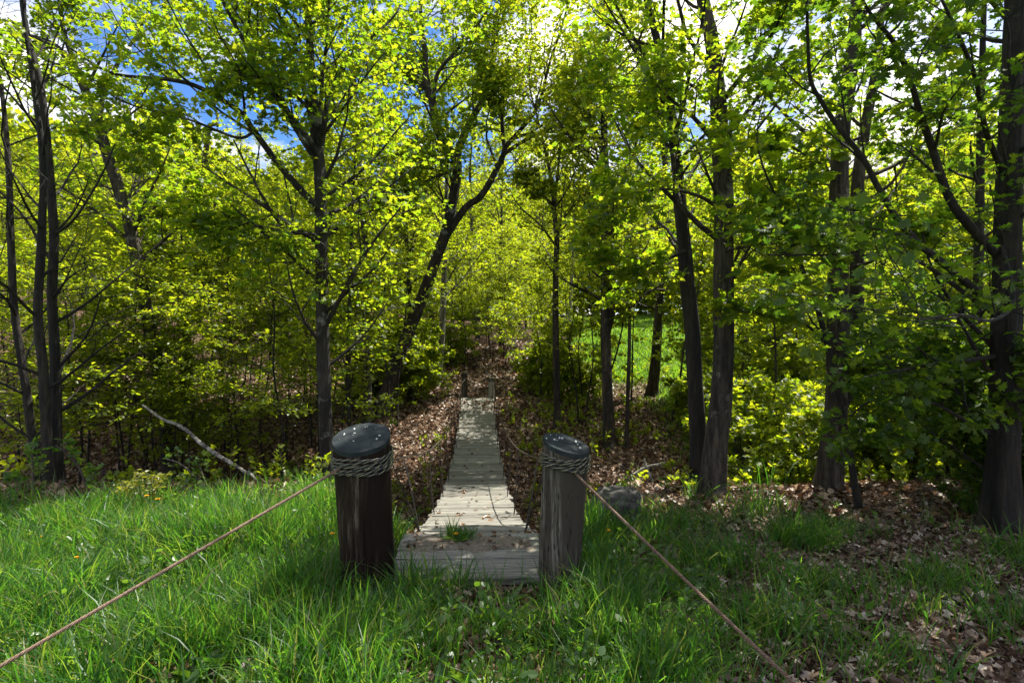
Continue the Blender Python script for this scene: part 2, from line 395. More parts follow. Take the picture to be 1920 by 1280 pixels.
M['ground'] = ground_mat(); M['plank'] = plank_mat(); M['cap'] = cap_mat()
M['post_dark'] = post_mat('tarred_wood', [(.36, (.007, .0045, .003)), (.52, (.032, .020, .014)), (.66, (.13, .098, .075))], (.013, .0075, .005), False, .6)
M['post_gray'] = post_mat('split_gray_wood', [(.38, (.022, .018, .013)), (.50, (.09, .078, .060)), (.66, (.25, .225, .185))], (.055, .046, .036), True)
M['pale_wood'] = simple('pale_wood', (.20, .185, .15), .9, 0, (.40, .38, .32), 30)
M['rust'] = simple('rusty_wire', (.09, .048, .030), .6, .2, (.27, .175, .115), 60)
M['wire'] = simple('dark_wire', (.03, .026, .024), .5, .5, (.07, .05, .04), 50)
M['rope_black'] = simple('black_strand', (.008, .008, .009), .5)
M['rope_cream'] = simple('cream_strand', (.44, .40, .22), .5)
M['rock'] = simple('boulder_rock', (.012, .011, .009), .95, 0, (.085, .08, .066), 17)
M['white'] = simple('bird_dropping', (.40, .41, .39), .9, 0, (.60, .60, .57), 90)
M['yellow'] = simple('dandelion_petal', (.85, .52, .01), .7)
M['stem'] = simple('green_stem', (.08, .16, .03), .7)
M['soil'] = simple('dirt', (.07, .055, .038), 1, 0, (.21, .175, .13), 55)

# ------------------------------------------------------------------ world, sun, camera
SUN_EL, SUN_AZ = 60.0, 42.0       # azimuth measured from +Y (view direction) toward +X
w = bpy.data.worlds.new('World'); sc.world = w; w.use_nodes = True
nt = w.node_tree; nt.nodes.clear(); ln = nt.links
sky = N(nt, 'ShaderNodeTexSky'); sky.sky_type = 'NISHITA'; sky.sun_disc = False
sky.sun_elevation = math.radians(SUN_EL); sky.sun_rotation = math.radians(SUN_AZ); sky.ozone_density = 2.0; sky.dust_density = .4
tc = N(nt, 'ShaderNodeTexCoord'); mp = N(nt, 'ShaderNodeMapping'); mp.inputs['Scale'].default_value = (1, 1, 2.2); mp.inputs['Location'].default_value = (.3, .1, .2)
ln.new(tc.outputs['Generated'], mp.inputs[0])
cn = N(nt, 'ShaderNodeTexNoise', Scale=2.6, Detail=7, Roughness=.6); ln.new(mp.outputs[0], cn.inputs['Vector'])
cr = ramp(nt, [(.45, (0, 0, 0)), (.60, (1, 1, 1))]); ln.new(cn.outputs[0], cr.inputs[0])
tint = N(nt, 'ShaderNodeMixRGB'); tint.blend_type = 'MULTIPLY'; tint.inputs[0].default_value = 1; tint.inputs[2].default_value = (.22, .35, .52, 1)
ln.new(sky.outputs[0], tint.inputs[1])
cm = N(nt, 'ShaderNodeMixRGB'); cm.inputs[2].default_value = (6.6, 6.3, 5.9, 1)
c2 = N(nt, 'ShaderNodeTexNoise', Scale=5.5, Detail=6, Roughness=.6); ln.new(mp.outputs[0], c2.inputs['Vector'])
cc = ramp(nt, [(.38, (2.8, 2.8, 2.9)), (.62, (6.6, 6.2, 5.6))]); ln.new(c2.outputs[0], cc.inputs[0]); ln.new(cc.outputs[0], cm.inputs[2])
ln.new(cr.outputs[0], cm.inputs[0]); ln.new(tint.outputs[0], cm.inputs[1])
bg = N(nt, 'ShaderNodeBackground'); bg.inputs['Strength'].default_value = .12
ln.new(cm.outputs[0], bg.inputs[0]); wo = N(nt, 'ShaderNodeOutputWorld'); ln.new(bg.outputs[0], wo.inputs[0])

sd = bpy.data.lights.new('sun', 'SUN'); sd.energy = 4.0; sd.angle = math.radians(.5); sd.color = (1, .955, .87)
so = bpy.data.objects.new('sun', sd); col.objects.link(so)
el, az = math.radians(SUN_EL), math.radians(SUN_AZ)
SUN = np.array([math.sin(az) * math.cos(el), math.cos(az) * math.cos(el), math.sin(el)])
so.rotation_euler = Vector(SUN.tolist()).to_track_quat('Z', 'Y').to_euler(); so.location = (5, 10, 25)

cd = bpy.data.cameras.new('camera'); cd.lens = 20; cd.sensor_width = 36; cd.clip_end = 3000; cd.clip_start = .05
co = bpy.data.objects.new('camera', cd); col.objects.link(co); co.location = CAM.tolist(); co.rotation_euler = (math.radians(90), 0, 0)
sc.camera = co
sc.view_settings.view_transform = 'Standard'; sc.view_settings.look = 'None'; sc.view_settings.gamma = 1; sc.view_settings.exposure = 1.72
cy = sc.cycles
cy.max_bounces = 10; cy.diffuse_bounces = 8; cy.transmission_bounces = 8; cy.glossy_bounces = 2; cy.caustics_reflective = False; cy.caustics_refractive = False
cy.sample_clamp_indirect = 6; cy.use_denoising = True

# ------------------------------------------------------------------ ground
def axis_pts(lo, hi, step, far, nfar):
    c = np.arange(lo, hi + 1e-6, step); g = np.geomspace(1, far, nfar)[1:]
    k = 3.0
    return np.concatenate([(lo - k * (g - 1))[::-1], c, hi + k * (g - 1)])

xs = axis_pts(-16, 16, .16, 150, 24); ys = axis_pts(-1, 26, .16, 150, 26)
X, Yg = np.meshgrid(xs, ys)
Zg = H(X, Yg)
nx, ny = len(xs), len(ys)
V = np.stack([X, Yg, Zg], -1).reshape(-1, 3)
i = np.arange(ny - 1)[:, None] * nx + np.arange(nx - 1)[None, :]
q = np.stack([i, i + 1, i + nx + 1, i + nx], -1).reshape(-1, 4)

def cover(x, y):
    """1 = green turf, 0 = leaf litter"""
    n = fbm(x * .9, y * .9, 31)
    left = (1 - sm((y - edge_y(x) + 1.2 - .9 * sm((x + 2.6) / 1.4)) / .8)) * (1 - sm((x - .5) / .9))
    meadow = sm((x - .07 * y - .8 + 2 * (n - .5)) / 1.2) * sm((y - 18.5) / 3.0) 
    meadow2 = sm((x - 3.5) / 2.5) * sm((y - 10.5) / 3) 
    back = 1 - sm((y - .2) / 1)
    return np.clip(np.maximum.reduce([left * (.25 + .75 * sm((n - .3) / .25)), meadow, meadow2, back * .6]), 0, 1)

g = mk_mesh('ground', V, q, M['ground']); tag(g, kind='structure')
at = g.data.attributes.new('cover', 'FLOAT', 'POINT'); at.data.foreach_set('value', cover(V[:, 0], V[:, 1]).astype(np.float32))

# ------------------------------------------------------------------ bridge
def deck_z(y):
    t = np.clip((y - 4.55) / (17.8 - 4.55), 0, 1)
    return .12 - .17 * t - .74 * 4 * t * (1 - t)
def deck_x(y): return -.326 - .057 * (y - 4.64)

bridge = empty('suspension_footbridge', (deck_x(4.6), 4.6, 0), 'narrow grey plank footbridge hung on wire cables, sagging across the gully', 'footbridge')
boff = np.array(bridge.location)

def box_pts(cx, cy_, cz, sx, sy, sz, yaw=0, pitch=0, roll=0, jit=0):
    c = np.array([[x, y, z] for x in (-1, 1) for y in (-1, 1) for z in (-1, 1)], float) * np.array([sx, sy, sz]) / 2
    if jit: c += rng.normal(size=c.shape) * jit
    cp, sp = math.cos(pitch), math.sin(pitch); cr_, sr = math.cos(roll), math.sin(roll); cw, sw = math.cos(yaw), math.sin(yaw)
    Rx = np.array([[1, 0, 0], [0, cp, -sp], [0, sp, cp]]); Ry = np.array([[cr_, 0, sr], [0, 1, 0], [-sr, 0, cr_]]); Rz = np.array([[cw, -sw, 0], [sw, cw, 0], [0, 0, 1]])
    return c @ (Rz @ Ry @ Rx).T + np.array([cx, cy_, cz])
BOXF = np.array([[0, 1, 3, 2], [4, 6, 7, 5], [0, 4, 5, 1], [2, 3, 7, 6], [0, 2, 6, 4], [1, 5, 7, 3]])

def bev_plank(mb, c, s, yaw, pitch, roll):
    """a board with eased edges: two stacked outlines each side"""
    sx, sy, sz = s; b = .006
    prof = [(-sx / 2, -sy / 2), (sx / 2, -sy / 2), (sx / 2, sy / 2), (-sx / 2, sy / 2)]
    V = []
    for z, k in ((-sz / 2, 0), (sz / 2 - b, 0), (sz / 2, b)):
        for (x, y) in prof: V.append([x - math.copysign(k, x), y - math.copysign(k, y), z])
    V = np.array(V); V[:, 2] += rng.normal() * .002
    cp, sp = math.cos(pitch), math.sin(pitch); cr_, sr = math.cos(roll), math.sin(roll); cw, sw = math.cos(yaw), math.sin(yaw)
    Rx = np.array([[1, 0, 0], [0, cp, -sp], [0, sp, cp]]); Ry = np.array([[cr_, 0, sr], [0, 1, 0], [-sr, 0, cr_]]); Rz = np.array([[cw, -sw, 0], [sw, cw, 0], [0, 0, 1]])
    V = V @ (Rz @ Ry @ Rx).T + np.array(c)
    f = [[3, 2, 1, 0], [8, 9, 10, 11]]
    for r in (0, 4):
        for k in range(4): f.append([r + k, r + (k + 1) % 4, r + 4 + (k + 1) % 4, r + 4 + k])
    mb.add(V, np.array(f))

yawb = math.atan(.057)
mb = MB(); y = 4.72
while y < 17.85:
    wd = .142 + rng.normal() * .002
    sl = math.atan((deck_z(y + .1) - deck_z(y - .1)) / .2)
    bev_plank(mb, (deck_x(y) + rng.normal() * .012, y, deck_z(y) - .02), (1.0 + .08 * (1 - sm((y - 4.7) / 2.2)) + rng.normal() * .014, wd, .04), yawb + rng.normal() * .006, sl + rng.normal() * .008, rng.normal() * .008)
    y += wd * math.cos(sl) + .007
mb.build('deck', M['plank'], bridge, smooth=False, off=boff)
mb = MB()
for k, (yy, wd) in enumerate([(3.975, .15), (4.128, .145), (4.281, .147), (4.434, .147), (4.587, .147)]):
    bev_plank(mb, (-.33 + rng.normal() * .01, yy, .075 + .012 * k - .02), (1.10, wd, .05), .03, .05, .004 * rng.normal())
mb.build('landing', M['plank'], bridge, smooth=False, off=boff)
for s in (-1, 1):   # stringers and cables
    yy = np.linspace(4.3, 17.9, 60)
    pt = np.stack([deck_x(yy) + s * .42, yy, deck_z(yy) - .075], -1)
    mb = MB(); mb.add(*tubes(pt[None], np.full((1, 60), .03), 8)); mb.build('deck_cable', M['wire'], bridge, off=boff)
    yt = np.linspace(0, 1, 60)
    p0 = np.array([-1.00 if s < 0 else .36, 3.98, .86]); p1 = np.array([deck_x(18.3) + s * .36, 18.3, .55])
    def cab(t):
        b = p0[None] * (1 - t[:, None]) + p1[None] * t[:, None]
        # pulls in over the deck edge, then follows its sag
        yv = b[:, 1]
        xe = deck_x(yv) + s * (.54 - .06 * t); bl = sm((yv - 4.0) / 3.0)
        b[:, 0] = b[:, 0] * (1 - bl) + xe * bl * (1 - sm((t - .93) / .07)) + b[:, 0] * bl * sm((t - .93) / .07)
        b[:, 2] -= .62 * 4 * t * (1 - t)
        return b
    ct = cab(yt)
    mb = MB(); mb.add(*tubes(ct[None], np.full((1, 60), .008), 6)); mb.build('suspension_cable', M['wire'], bridge, off=boff)
    for k in range(9):
        t = (k + .62) / 9.2; c = cab(np.array([t]))[0]
        for d in (-.16, .16):
            yb = c[1] + d + .0
            bot = np.array([deck_x(yb) + s * .455, yb, deck_z(yb) + .0])
        # a V of two rods meeting at one bolt on the deck edge
        yb = c[1]; bot = np.array([deck_x(yb) + s * .455, yb, deck_z(yb)])
        h = MB()
        for d in (-.035, .035):
            tt = t + d * .5; top = cab(np.array([tt]))[0]
            h.add(*tubes(np.array([[bot, (bot + top) / 2 + rng.normal(size=3) * .006, top]]), np.full((1, 3), .0062), 5))
        h.build('hanger', M['wire'], bridge, off=boff)

# dirt and litter carried onto the landing
mb = MB(); n = 30
gx = np.linspace(-.86, .22, 60); gy = np.linspace(4.30, 4.72, 26); GX, GY = np.meshgrid(gx, gy)
e = np.minimum(1, np.minimum((GY - 4.30) / .14, (4.72 - GY) / .16)); e = np.minimum(e, np.minimum((GX + .86) / .16, (.22 - GX) / .16))
nn = fbm(GX * 7, GY * 9, 5, 4); thick = .55 * e + .9 * (nn - .5) - .10 - .12 * sm((GX + .3) / .4)
GZ = .1035 + .016 * (GY - 4.3) / .4 + .022 * np.clip(thick * 2, -1.5, 1) + .006 * (fbm(GX * 40, GY * 40, 6) - .5)
ii = np.arange(25)[:, None] * 60 + np.arange(59)[None]
soil = mk_mesh('soil', np.stack([GX, GY, GZ], -1), np.stack([ii, ii + 1, ii + 61, ii + 60], -1).reshape(-1, 4), M['soil'])
tag(soil, 'thin strip of dirt and crumbs lying across the bridge landing', 'soil', kind='stuff')

# ------------------------------------------------------------------ posts
def make_post(name, label, base, top, rb, rt, tilt, roll, mat, turns, wz, group, checks, seed):
    """round timber post cut slanting, tar cap, rope wound below the top"""
    root = empty(name, base, label, 'post', group)
    o = np.array(base); lean = np.array(top) - o; hgt = lean[2]
    r_ = np.random.default_rng(seed); S, RG = 120, 46
    a = np.arange(S) * 2 * np.pi / S
    groove = np.zeros(S)
    for _ in range(checks):
        c = r_.random() * 2 * np.pi; wd = .02 + .02 * r_.random(); dp = .006 + .016 * r_.random()
        dd = np.abs((a - c + np.pi) % (2 * np.pi) - np.pi); groove += dp * np.exp(-(dd / wd) ** 2)
    def prof(z01, with_g=1.0):
        r = rb + (rt - rb) * z01
        return r * (1 + .012 * np.sin(2 * a + seed) + .01 * np.sin(5 * a + 3 * z01 + seed)) - with_g * groove * (.6 + .4 * np.sin(7 * z01 + a))
    def zcut(x, y): return hgt + y * math.tan(tilt) + x * math.tan(roll)
    V = []
    for k in range(RG):
        u = k / (RG - 1); r = prof(u)
        x = r * np.cos(a); y = r * np.sin(a)
        ztop = zcut(x, y); z = -.25 + (ztop + .25) * u
        V.append(np.stack([x + lean[0] * z / hgt, y + lean[1] * z / hgt, z], -1))
    V = np.array(V); Fq = []
    i = np.arange(RG - 1)[:, None] * S; k = np.arange(S)[None]; k2 = (k + 1) % S
    Fq = np.stack([i + k, i + k2, i + S + k2, i + S + k], -1).reshape(-1, 4)
    mk_mesh('shaft', V, Fq, mat, root)
    # cap: thin tarred sheet, a hair proud of the wood, its rim turned down
    mb = MB(); rr = prof(1.0, .3)
    rings = []
    for (k, dz) in ((1.010, -.020), (1.016, .008), (1.006, .0115), (.6, .012), (.02, .012)):
        x = rr * k * np.cos(a); y = rr * k * np.sin(a); rings.append(np.stack([x + lean[0], y + lean[1], zcut(x, y) + dz], -1))
    V = np.array(rings); i = np.arange(len(rings) - 1)[:, None] * S
    mb.add(V, np.stack([i + k2 * 0 + np.arange(S)[None], i + k2, i + S + k2, i + S + np.arange(S)[None]], -1).reshape(-1, 4), (np.arange(S) + (len(rings) - 1) * S)[None])
    cap = mb.build('cap', M['cap'], root, smooth=False)
    mb = MB()
    for _ in range(14):
        rad = rt * (.35 + .55 * r_.random()); an = r_.random() * 2 * np.pi; cx, cy0 = rad * math.cos(an), rad * math.sin(an)
        if r_.random() < .6: cy0 = abs(cy0) * .9
        m_ = 7; aa = np.arange(m_) * 2 * np.pi / m_; s1 = (.0015 + .007 * r_.random() ** 2); s2 = s1 * (.4 + 2.8 * r_.random() ** 2)
        x = cx + s1 * np.cos(aa) * (.7 + .5 * r_.random(m_)); y = cy0 + s2 * np.sin(aa) * (.7 + .5 * r_.random(m_))
        Vt = np.stack([x + lean[0], y + lean[1], zcut(x, y) + .0155], -1); Vb = Vt - np.array([0, 0, .004])
        mb.add(np.concatenate([Vb, Vt]), (np.arange(m_) + m_)[None], np.stack([np.arange(m_), (np.arange(m_) + 1) % m_, (np.arange(m_) + 1) % m_ + m_, np.arange(m_) + m_], -1))
    mb.build('bird_dropping', M['white'], cap)['kind'] = 'stuff'
    # two-strand rope wound round the post
    n = int(turns * 260); t = np.linspace(0, turns, n)
    an = t * 2 * np.pi + 1.0 + seed; zz = wz[0] + (wz[1] - wz[0]) * (t / turns) + .006 * np.sin(3 * an + 2 * t)
    zz = zz + .35 * (np.cos(an) * rt * math.tan(roll) + np.sin(an) * rt * math.tan(tilt))
    u = zz / hgt; rr = (rb + (rt - rb) * u) * (1 + .012 * np.sin(2 * an + seed)) + .011
    path = np.stack([rr * np.cos(an) + lean[0] * u, rr * np.sin(an) + lean[1] * u, zz], -1)
    rad = np.stack([np.cos(an), np.sin(an), 0 * an], -1); upv = np.tile(Zv, (n, 1))
    length = np.concatenate([[0], np.cumsum(np.linalg.norm(np.diff(path, axis=0), axis=1))])
    ropes = empty('rope_wrap', (0, 0, 0), None, None); ropes.parent = root
    for (nm, mt, ph0, ra) in (('dark_strand', M['rope_black'], 0, .0082), ('pale_strand', M['rope_cream'], np.pi, .0015), ('pale_strand', M['rope_cream'], 0, .0015)):
        ph = length / .13 * 2 * np.pi + ph0 + 0.8 * np.sin(t * 5)
        off = .0002 if nm == 'dark_strand' else .0071
        pt = path + off * (np.cos(ph)[:, None] * rad + np.sin(ph)[:, None] * upv)
        mk_mesh(nm, *tubes(pt[None], np.full((1, n), ra), 6), mt, ropes)
    return root

make_post('mooring_post', 'dark tarred timber post with many rope turns under its round cap, beside the bridge landing', (-.985, 3.92, float(H(-.985, 3.92))), (-1.03, 3.90, 1.035),
          .172, .190, math.radians(20), math.radians(1), M['post_dark'], 7.2, (.83, .945), 'near bridge posts', 14, 1)
make_post('mooring_post', 'weathered grey cracked post with fewer rope turns under a slanting cap, before the boulder', (.325, 3.96, float(H(.325, 3.96))), (.375, 3.95, .985),
          .140, .160, math.radians(12), math.radians(-13), M['post_gray'], 5.2, (.83, .915), 'near bridge posts', 30, 4)

def far_post(label, px, ptop, wpx, mat, Y=18.3, seed=0):
    x = (px - 960) / F * Y; top = 1.7 - (ptop - 640) / F * Y; r = wpx / F * Y / 2
    b = (x, Y, float(H(x, Y)))
    root = empty('far_post', b, label, 'post', 'far bridge posts'); S = 28; a = np.arange(S) * 2 * np.pi / S; h = top - b[2]
    V = []
    for u, k in ((-.3, 1.1), (0, 1.08), (.5, 1.0), (.94, .97), (1, .93)):
        rr = r * k * (1 + .05 * np.sin(3 * a + seed) - .10 * np.exp(-((a - 4.3 - seed * .4) / .12) ** 2))
        V.append(np.stack([rr * np.cos(a), rr * np.sin(a), np.full(S, h * u) + (rr * np.cos(a) * .12 if u > .9 else 0)], -1))
    V = np.array(V); i = np.arange(4)[:, None] * S; k = np.arange(S)[None]; k2 = (k + 1) % S
    mk_mesh('shaft', V, [np.stack([i + k, i + k2, i + S + k2, i + S + k], -1).reshape(-1, 4), (np.arange(S) + 4 * S)[None]], mat, root)
    t = np.linspace(0, 3, 60); an = t * 2 * np.pi
    pt = np.stack([r * 1.02 * np.cos(an), r * 1.02 * np.sin(an), h * .80 + .035 * t], -1)
    mk_mesh('cable_wrap', *tubes(pt[None], np.full((1, 60), .014), 5), M['wire'], root)
far_post('dark brown timber post at the far end of the bridge', 871, 697, 11, M['post_gray'], seed=1)
far_post('pale grey timber post at the far end of the bridge', 921, 707, 11, M['pale_wood'], seed=2)

# ------------------------------------------------------------------ guy cables
def wire_rope(name, label, p0, p1, sag, r=.0085):
    n = 800; t = np.linspace(0, 1, n); p0 = np.array(p0); p1 = np.array(p1)
    path = p0 + (p1 - p0) * t[:, None]; path[:, 2] -= sag * 4 * t * (1 - t)
    T = nrm(np.gradient(path, axis=0)); u = nrm(np.cross(T, Zv)); v = np.cross(u, T)
    Ln = np.linalg.norm(p1 - p0); mb = MB()
    for k in range(4):
        ph = t * Ln / .072 * 2 * np.pi + k * np.pi / 2
        pt = path + r * .72 * (np.cos(ph)[:, None] * u + np.sin(ph)[:, None] * v)
        mb.add(*tubes(pt[None], np.full((1, n), r * .36), 5))
    o = mb.build(name, M['rust'], off=p0); o.location = p0.tolist()
    mk_mesh('core', *tubes(path[None, ::8] - p0, np.full((1, len(path[::8])), r * .62), 6), M['wire'], o)
    return tag(o, label, 'cable', 'guy cables holding the near posts')
wire_rope('guy_cable', 'rusty twisted wire cable stretched from the dark tarred post down over the grass', (-1.13, 3.735, .865), (-2.95, .98, -.06), .0)
wire_rope('guy_cable', 'rusty twisted wire cable stretched from the grey cracked post across the dead leaves', (.42, 3.80, .82), (1.68, 1.32, -.05), .015)

# ------------------------------------------------------------------ trees
CROWN_STATS = []
def corridor(p):
    """open air above the bridge and over the photographer's clearing"""
    dx = np.abs(p[:, 0] - (-.326 - .057 * (p[:, 1] - 4.64)))
    a = (dx < 1.5) & (p[:, 1] < 17.5) & (p[:, 2] < 2.3 + .0 * p[:, 1])
    b = (p[:, 1] < 3.2) & (p[:, 2] < 6)
    return ~(a | b)

def stem3(tr, Y, dy=0.0, base=None, zext=None):
    """traced (px, py, width) -> 3D path at depth Y..Y+dy"""
    n = len(tr); out = []; R = []
    for k, (px, py, wd) in enumerate(tr):
        yy = Y + dy * k / max(1, n - 1)
        out.append(P(px, py, yy)); R.append(.87 * wd / F * yy / 2)
    return np.array(out), np.array(R)

def rough_tube(mb, C, R, S=16, amp=.06, seed=0, flare=0.0, flz=.5):
    m = len(C); T = nrm(np.gradient(C, axis=0)); ref = np.array([.9, .43, 0.0]) if abs(T[:, 2].mean()) > .7 else Zv
    u = nrm(np.cross(T, ref)); v = np.cross(T, u); a = np.arange(S) * 2 * np.pi / S
    zl = np.arange(m)[:, None] * .5
    k = 1 + amp * (np.sin(3 * a[None] + zl * .3 + seed) + .7 * np.sin(5 * a[None] - zl * .5 + seed * 2) + .9 * (vnoise(a[None] * 4 + 0 * zl, zl * 1.2 + seed * 7, 3) - .5))
    if S > 20:
        k = k - .10 * (vnoise(a[None] * 5 + .6 * np.sin(zl), np.arange(m)[:, None] * .22 + seed, 5) ** 2 + .8 * vnoise(a[None] * 11, np.arange(m)[:, None] * .5 + seed, 8) ** 2)
    if flare:
        h = C[:, 2] - C[0, 2]
        k = k * (1 + flare * np.exp(-(h / flz))[:, None] * (1 + .8 * np.sin(4 * a[None] + seed)))
    V = C[:, None] + (R[:, None] * k)[..., None] * (np.cos(a)[None, :, None] * u[:, None] + np.sin(a)[None, :, None] * v[:, None])
    i = np.arange(m - 1)[:, None] * S; kk = np.arange(S)[None]; k2 = (kk + 1) % S
    mb.add(V, np.stack([i + kk, i + S + kk, i + S + k2, i + k2], -1).reshape(-1, 4))

def tree(name, label, stems, limbs=(), bark='bark', leaf='maple', tpl=LEAF_LOBED, lsize=.085, zr=(2.0, 9.0), n1=30, L1=2.4, a1=55, up1=.5, n2=6, n3=5, nl=5,
         limb_n=8, zext=10.0, group=None, keep=corridor, flat=.7, rooted=True, cat='tree', bare=False, tilt=.65, limb_L=.5):
    """stems: [(trace, Y, dy)], first one is the main trunk; limbs likewise, each its own child"""
    s3 = []
    for (tr, Y, dy) in stems:
        C, R = stem3(tr, Y, dy)
        if rooted:
            gz = float(H(C[0, 0], C[0, 1])) - .12
            if C[0, 2] > gz + .05: C = np.vstack([[C[0] + (C[0] - C[1]) / max(1e-3, (C[1] - C[0])[2]) * (C[0, 2] - gz) * np.array([1, 1, 0]) * .5 + np.array([0, 0, gz - C[0, 2]])], C]); R = np.concatenate([[R[0] * 1.1], R])
        if zext and C[-1, 2] < zext:
            d = nrm(C[-1] - C[-2]); d = nrm(d + Zv * .8); k = 4; L = (zext - C[-1, 2]) / max(.4, d[2])
            ex = C[-1] + d * L * (np.arange(1, k + 1) / k)[:, None] + rng.normal(size=(k, 3)) * .12
            C = np.vstack([C, ex]); R = np.concatenate([R, R[-1] * np.linspace(.85, .2, k)])
        s3.append(resample(C, R, max(14, int(11 * (C[-1, 2] - C[0, 2])))))
    o = s3[0][0][0].copy(); o[2] = float(H(o[0], o[1]))
    root = empty(name, o, label, cat, group)
    fine = MB(); lf = MB(); seed = rng.random() * 10
    l3 = []
    for (tr, Y, dy) in limbs:
        C, R = stem3(tr, Y, dy); l3.append(resample(C, R, 4 * len(tr)))
    M1, R1 = [], []
    for k, (C, R) in enumerate(s3):
        mb = MB(); rough_tube(mb, C, R, 44 if R.max() > .09 else (22 if R.max() > .04 else 9), .05, seed + k, .45 if rooted else 0, .3)
        mb.build('trunk', M[bark], root, off=o)
        z = C[:, 2]; lo = np.searchsorted(z, zr[0]) / len(z); hi = min(.98, np.searchsorted(z, zr[1]) / len(z))
        if n1 and hi > lo:
            c, r = offspring(C[None], R[None], max(1, n1 // len(s3)), lo, hi, L1, a1, up1, 0, .10, 7, rel=False, rscale=.42, short=.45)
            M1.append(c); R1.append(r)
    for (C, R) in l3:
        mb = MB(); rough_tube(mb, C, R, 9, .05, seed); mb.build('limb', M[bark], root, off=o)
        c, r = offspring(C[None], R[None], limb_n, .25, 1.0, limb_L, 45, .25, .3, .12, 7, rel=True, rscale=.5, short=.4)
        M1.append(c); R1.append(r)
    if M1:
        b1 = np.concatenate(M1); r1 = np.concatenate(R1)
        b2, r2 = offspring(b1, r1, n2, .22, 1.0, .58, 52, .12, flat, .12, 5, rscale=.55, short=.45)
        b3, r3 = offspring(b2, r2, n3, .2, 1.0, .72, 50, .0, flat, .14, 3, rscale=.6, short=.4)
        if not bare:
            leaves_on(lf, b3, nl, lsize, tpl, tilt, keep=keep); leaves_on(lf, b2[:, 1:], 4, lsize, tpl, tilt, keep=keep)
        fine.add(*tubes(b1, np.maximum(r1, .003), 5)); fine.add(*tubes(b2, np.maximum(r2, .0025), 4))
        if bare: fine.add(*tubes(b3, np.maximum(r3, .002), 3))
        fine.build('branch', M[bark], root, off=o)['kind'] = 'stuff'
    if lf.n:
        lf.build('crown', M[leaf], root, smooth=False, off=o); CROWN_STATS.append((label[:30], lf.n))
    return root

# A: big many-limbed maple behind the dark post
A = 8.6
tree('maple_tree', 'dark maple with a fan of rising limbs, its trunk standing behind the dark tarred post',
     [([(617, 905, 34), (610, 800, 30), (607, 700, 28), (604, 560, 27), (602, 430, 26), (600, 330, 26), (593, 270, 25), (587, 180, 20), (580, 60, 15), (576, -60, 9)], A, 0)],
     [([(597, 395, 16), (585, 379, 16), (525, 311, 14), (472, 240, 13), (450, 210, 12), (375, 165, 10), (319, 150, 8), (232, 142, 6), (187, 127, 5), (131, 90, 4)], A, -1.2),
      ([(596, 300, 13), (585, 270, 13), (540, 210, 12), (499, 150, 10), (469, 101, 9), (442, 49, 8), (416, 0, 7), (395, -40, 5)], A, -1.0),
      ([(598, 310, 10), (588, 296, 10), (520, 190, 9), (455, 110, 7), (400, 60, 6), (350, 10, 4)], A, .8),
      ([(595, 270, 10), (592, 255, 10), (575, 190, 9), (558, 130, 8), (532, 70, 6), (490, 35, 5), (450, 20, 4)], A, .5),
      ([(600, 290, 12), (605, 262, 12), (612, 200, 11), (627, 162, 10), (635, 135, 9), (660, 105, 7), (735, 35, 5), (750, 10, 4)], A, .9),
      ([(597, 250, 10), (600, 220, 10), (605, 137, 8), (610, 100, 7), (617, 0, 5), (618, -60, 4)], A, -.6),
      ([(600, 320, 8), (575, 260, 7), (545, 217, 6), (522, 190, 5), (495, 150, 4), (460, 140, 3)], A, -.8),
      ([(600, 445, 7), (585, 439, 7), (544, 435, 6), (469, 420, 5), (412, 398, 3)], A, -1.0),
      ([(472, 250, 7), (443, 258, 6), (356, 225, 5), (262, 202, 4), (210, 180, 3)], A - .6, -1.2)],
     bark='bark_patchy', leaf='maple', lsize=.075, zr=(1.2, 7.6), n1=26, L1=2.0, limb_n=8, zext=9)

# B: leaning forked tree left of the bridge's far end
hb = hit(712, 775)[1]
B = float(hb)
tree('leaning_tree', 'leaning dark tree that forks high above the bridge, rooted left of its far half',
     [([(712, 775, 37), (735, 710, 32), (760, 640, 28), (790, 560, 26), (820, 480, 24), (838, 430, 23), (850, 370, 22), (857, 320, 22), (853, 298, 21), (825, 255, 20), (812, 200, 17), (800, 150, 14), (797, 100, 12), (790, 40, 9), (785, -40, 6)], B, 0)],
     [([(855, 325, 17), (857, 304, 17), (861, 277, 16), (880, 232, 14), (899, 199, 13), (910, 176, 12), (921, 146, 11), (925, 75, 9), (929, 30, 8), (940, 8, 7), (945, -40, 5)], B, .8),
      ([(832, 450, 16), (872, 390, 15), (902, 367, 14), (930, 320, 13), (944, 290, 12), (948, 276, 11), (975, 245, 9), (1000, 215, 8), (1015, 180, 7), (1030, 120, 6), (1050, 60, 5), (1065, 10, 4)], B, -.8),
      ([(946, 285, 8), (941, 240, 7), (942, 190, 6), (938, 140, 4)], B - .5, -.3), ([(946, 288, 9), (990, 260, 8), (1030, 242, 7), (1060, 225, 6), (1090, 190, 4), (1130, 150, 3)], B - .5, .5),
      ([(812, 205, 9), (805, 180, 8), (782, 150, 7), (767, 139, 6), (726, 116, 4)], B, .6), ([(815, 210, 10), (814, 180, 9), (820, 139, 8), (850, 101, 7), (880, 67, 6), (917, 15, 4)], B, -.6),
      ([(857, 312, 8), (848, 318, 8), (790, 345, 6), (740, 370, 4)], B, -1.0)],
     bark='bark', leaf='maple', lsize=.10, zr=(5.0, 11.5), n1=22, L1=2.4, limb_n=13, zext=12)

def based(tr, **k):
    return (tr, float(hit(tr[0][0], tr[0][1])[1]), 0)

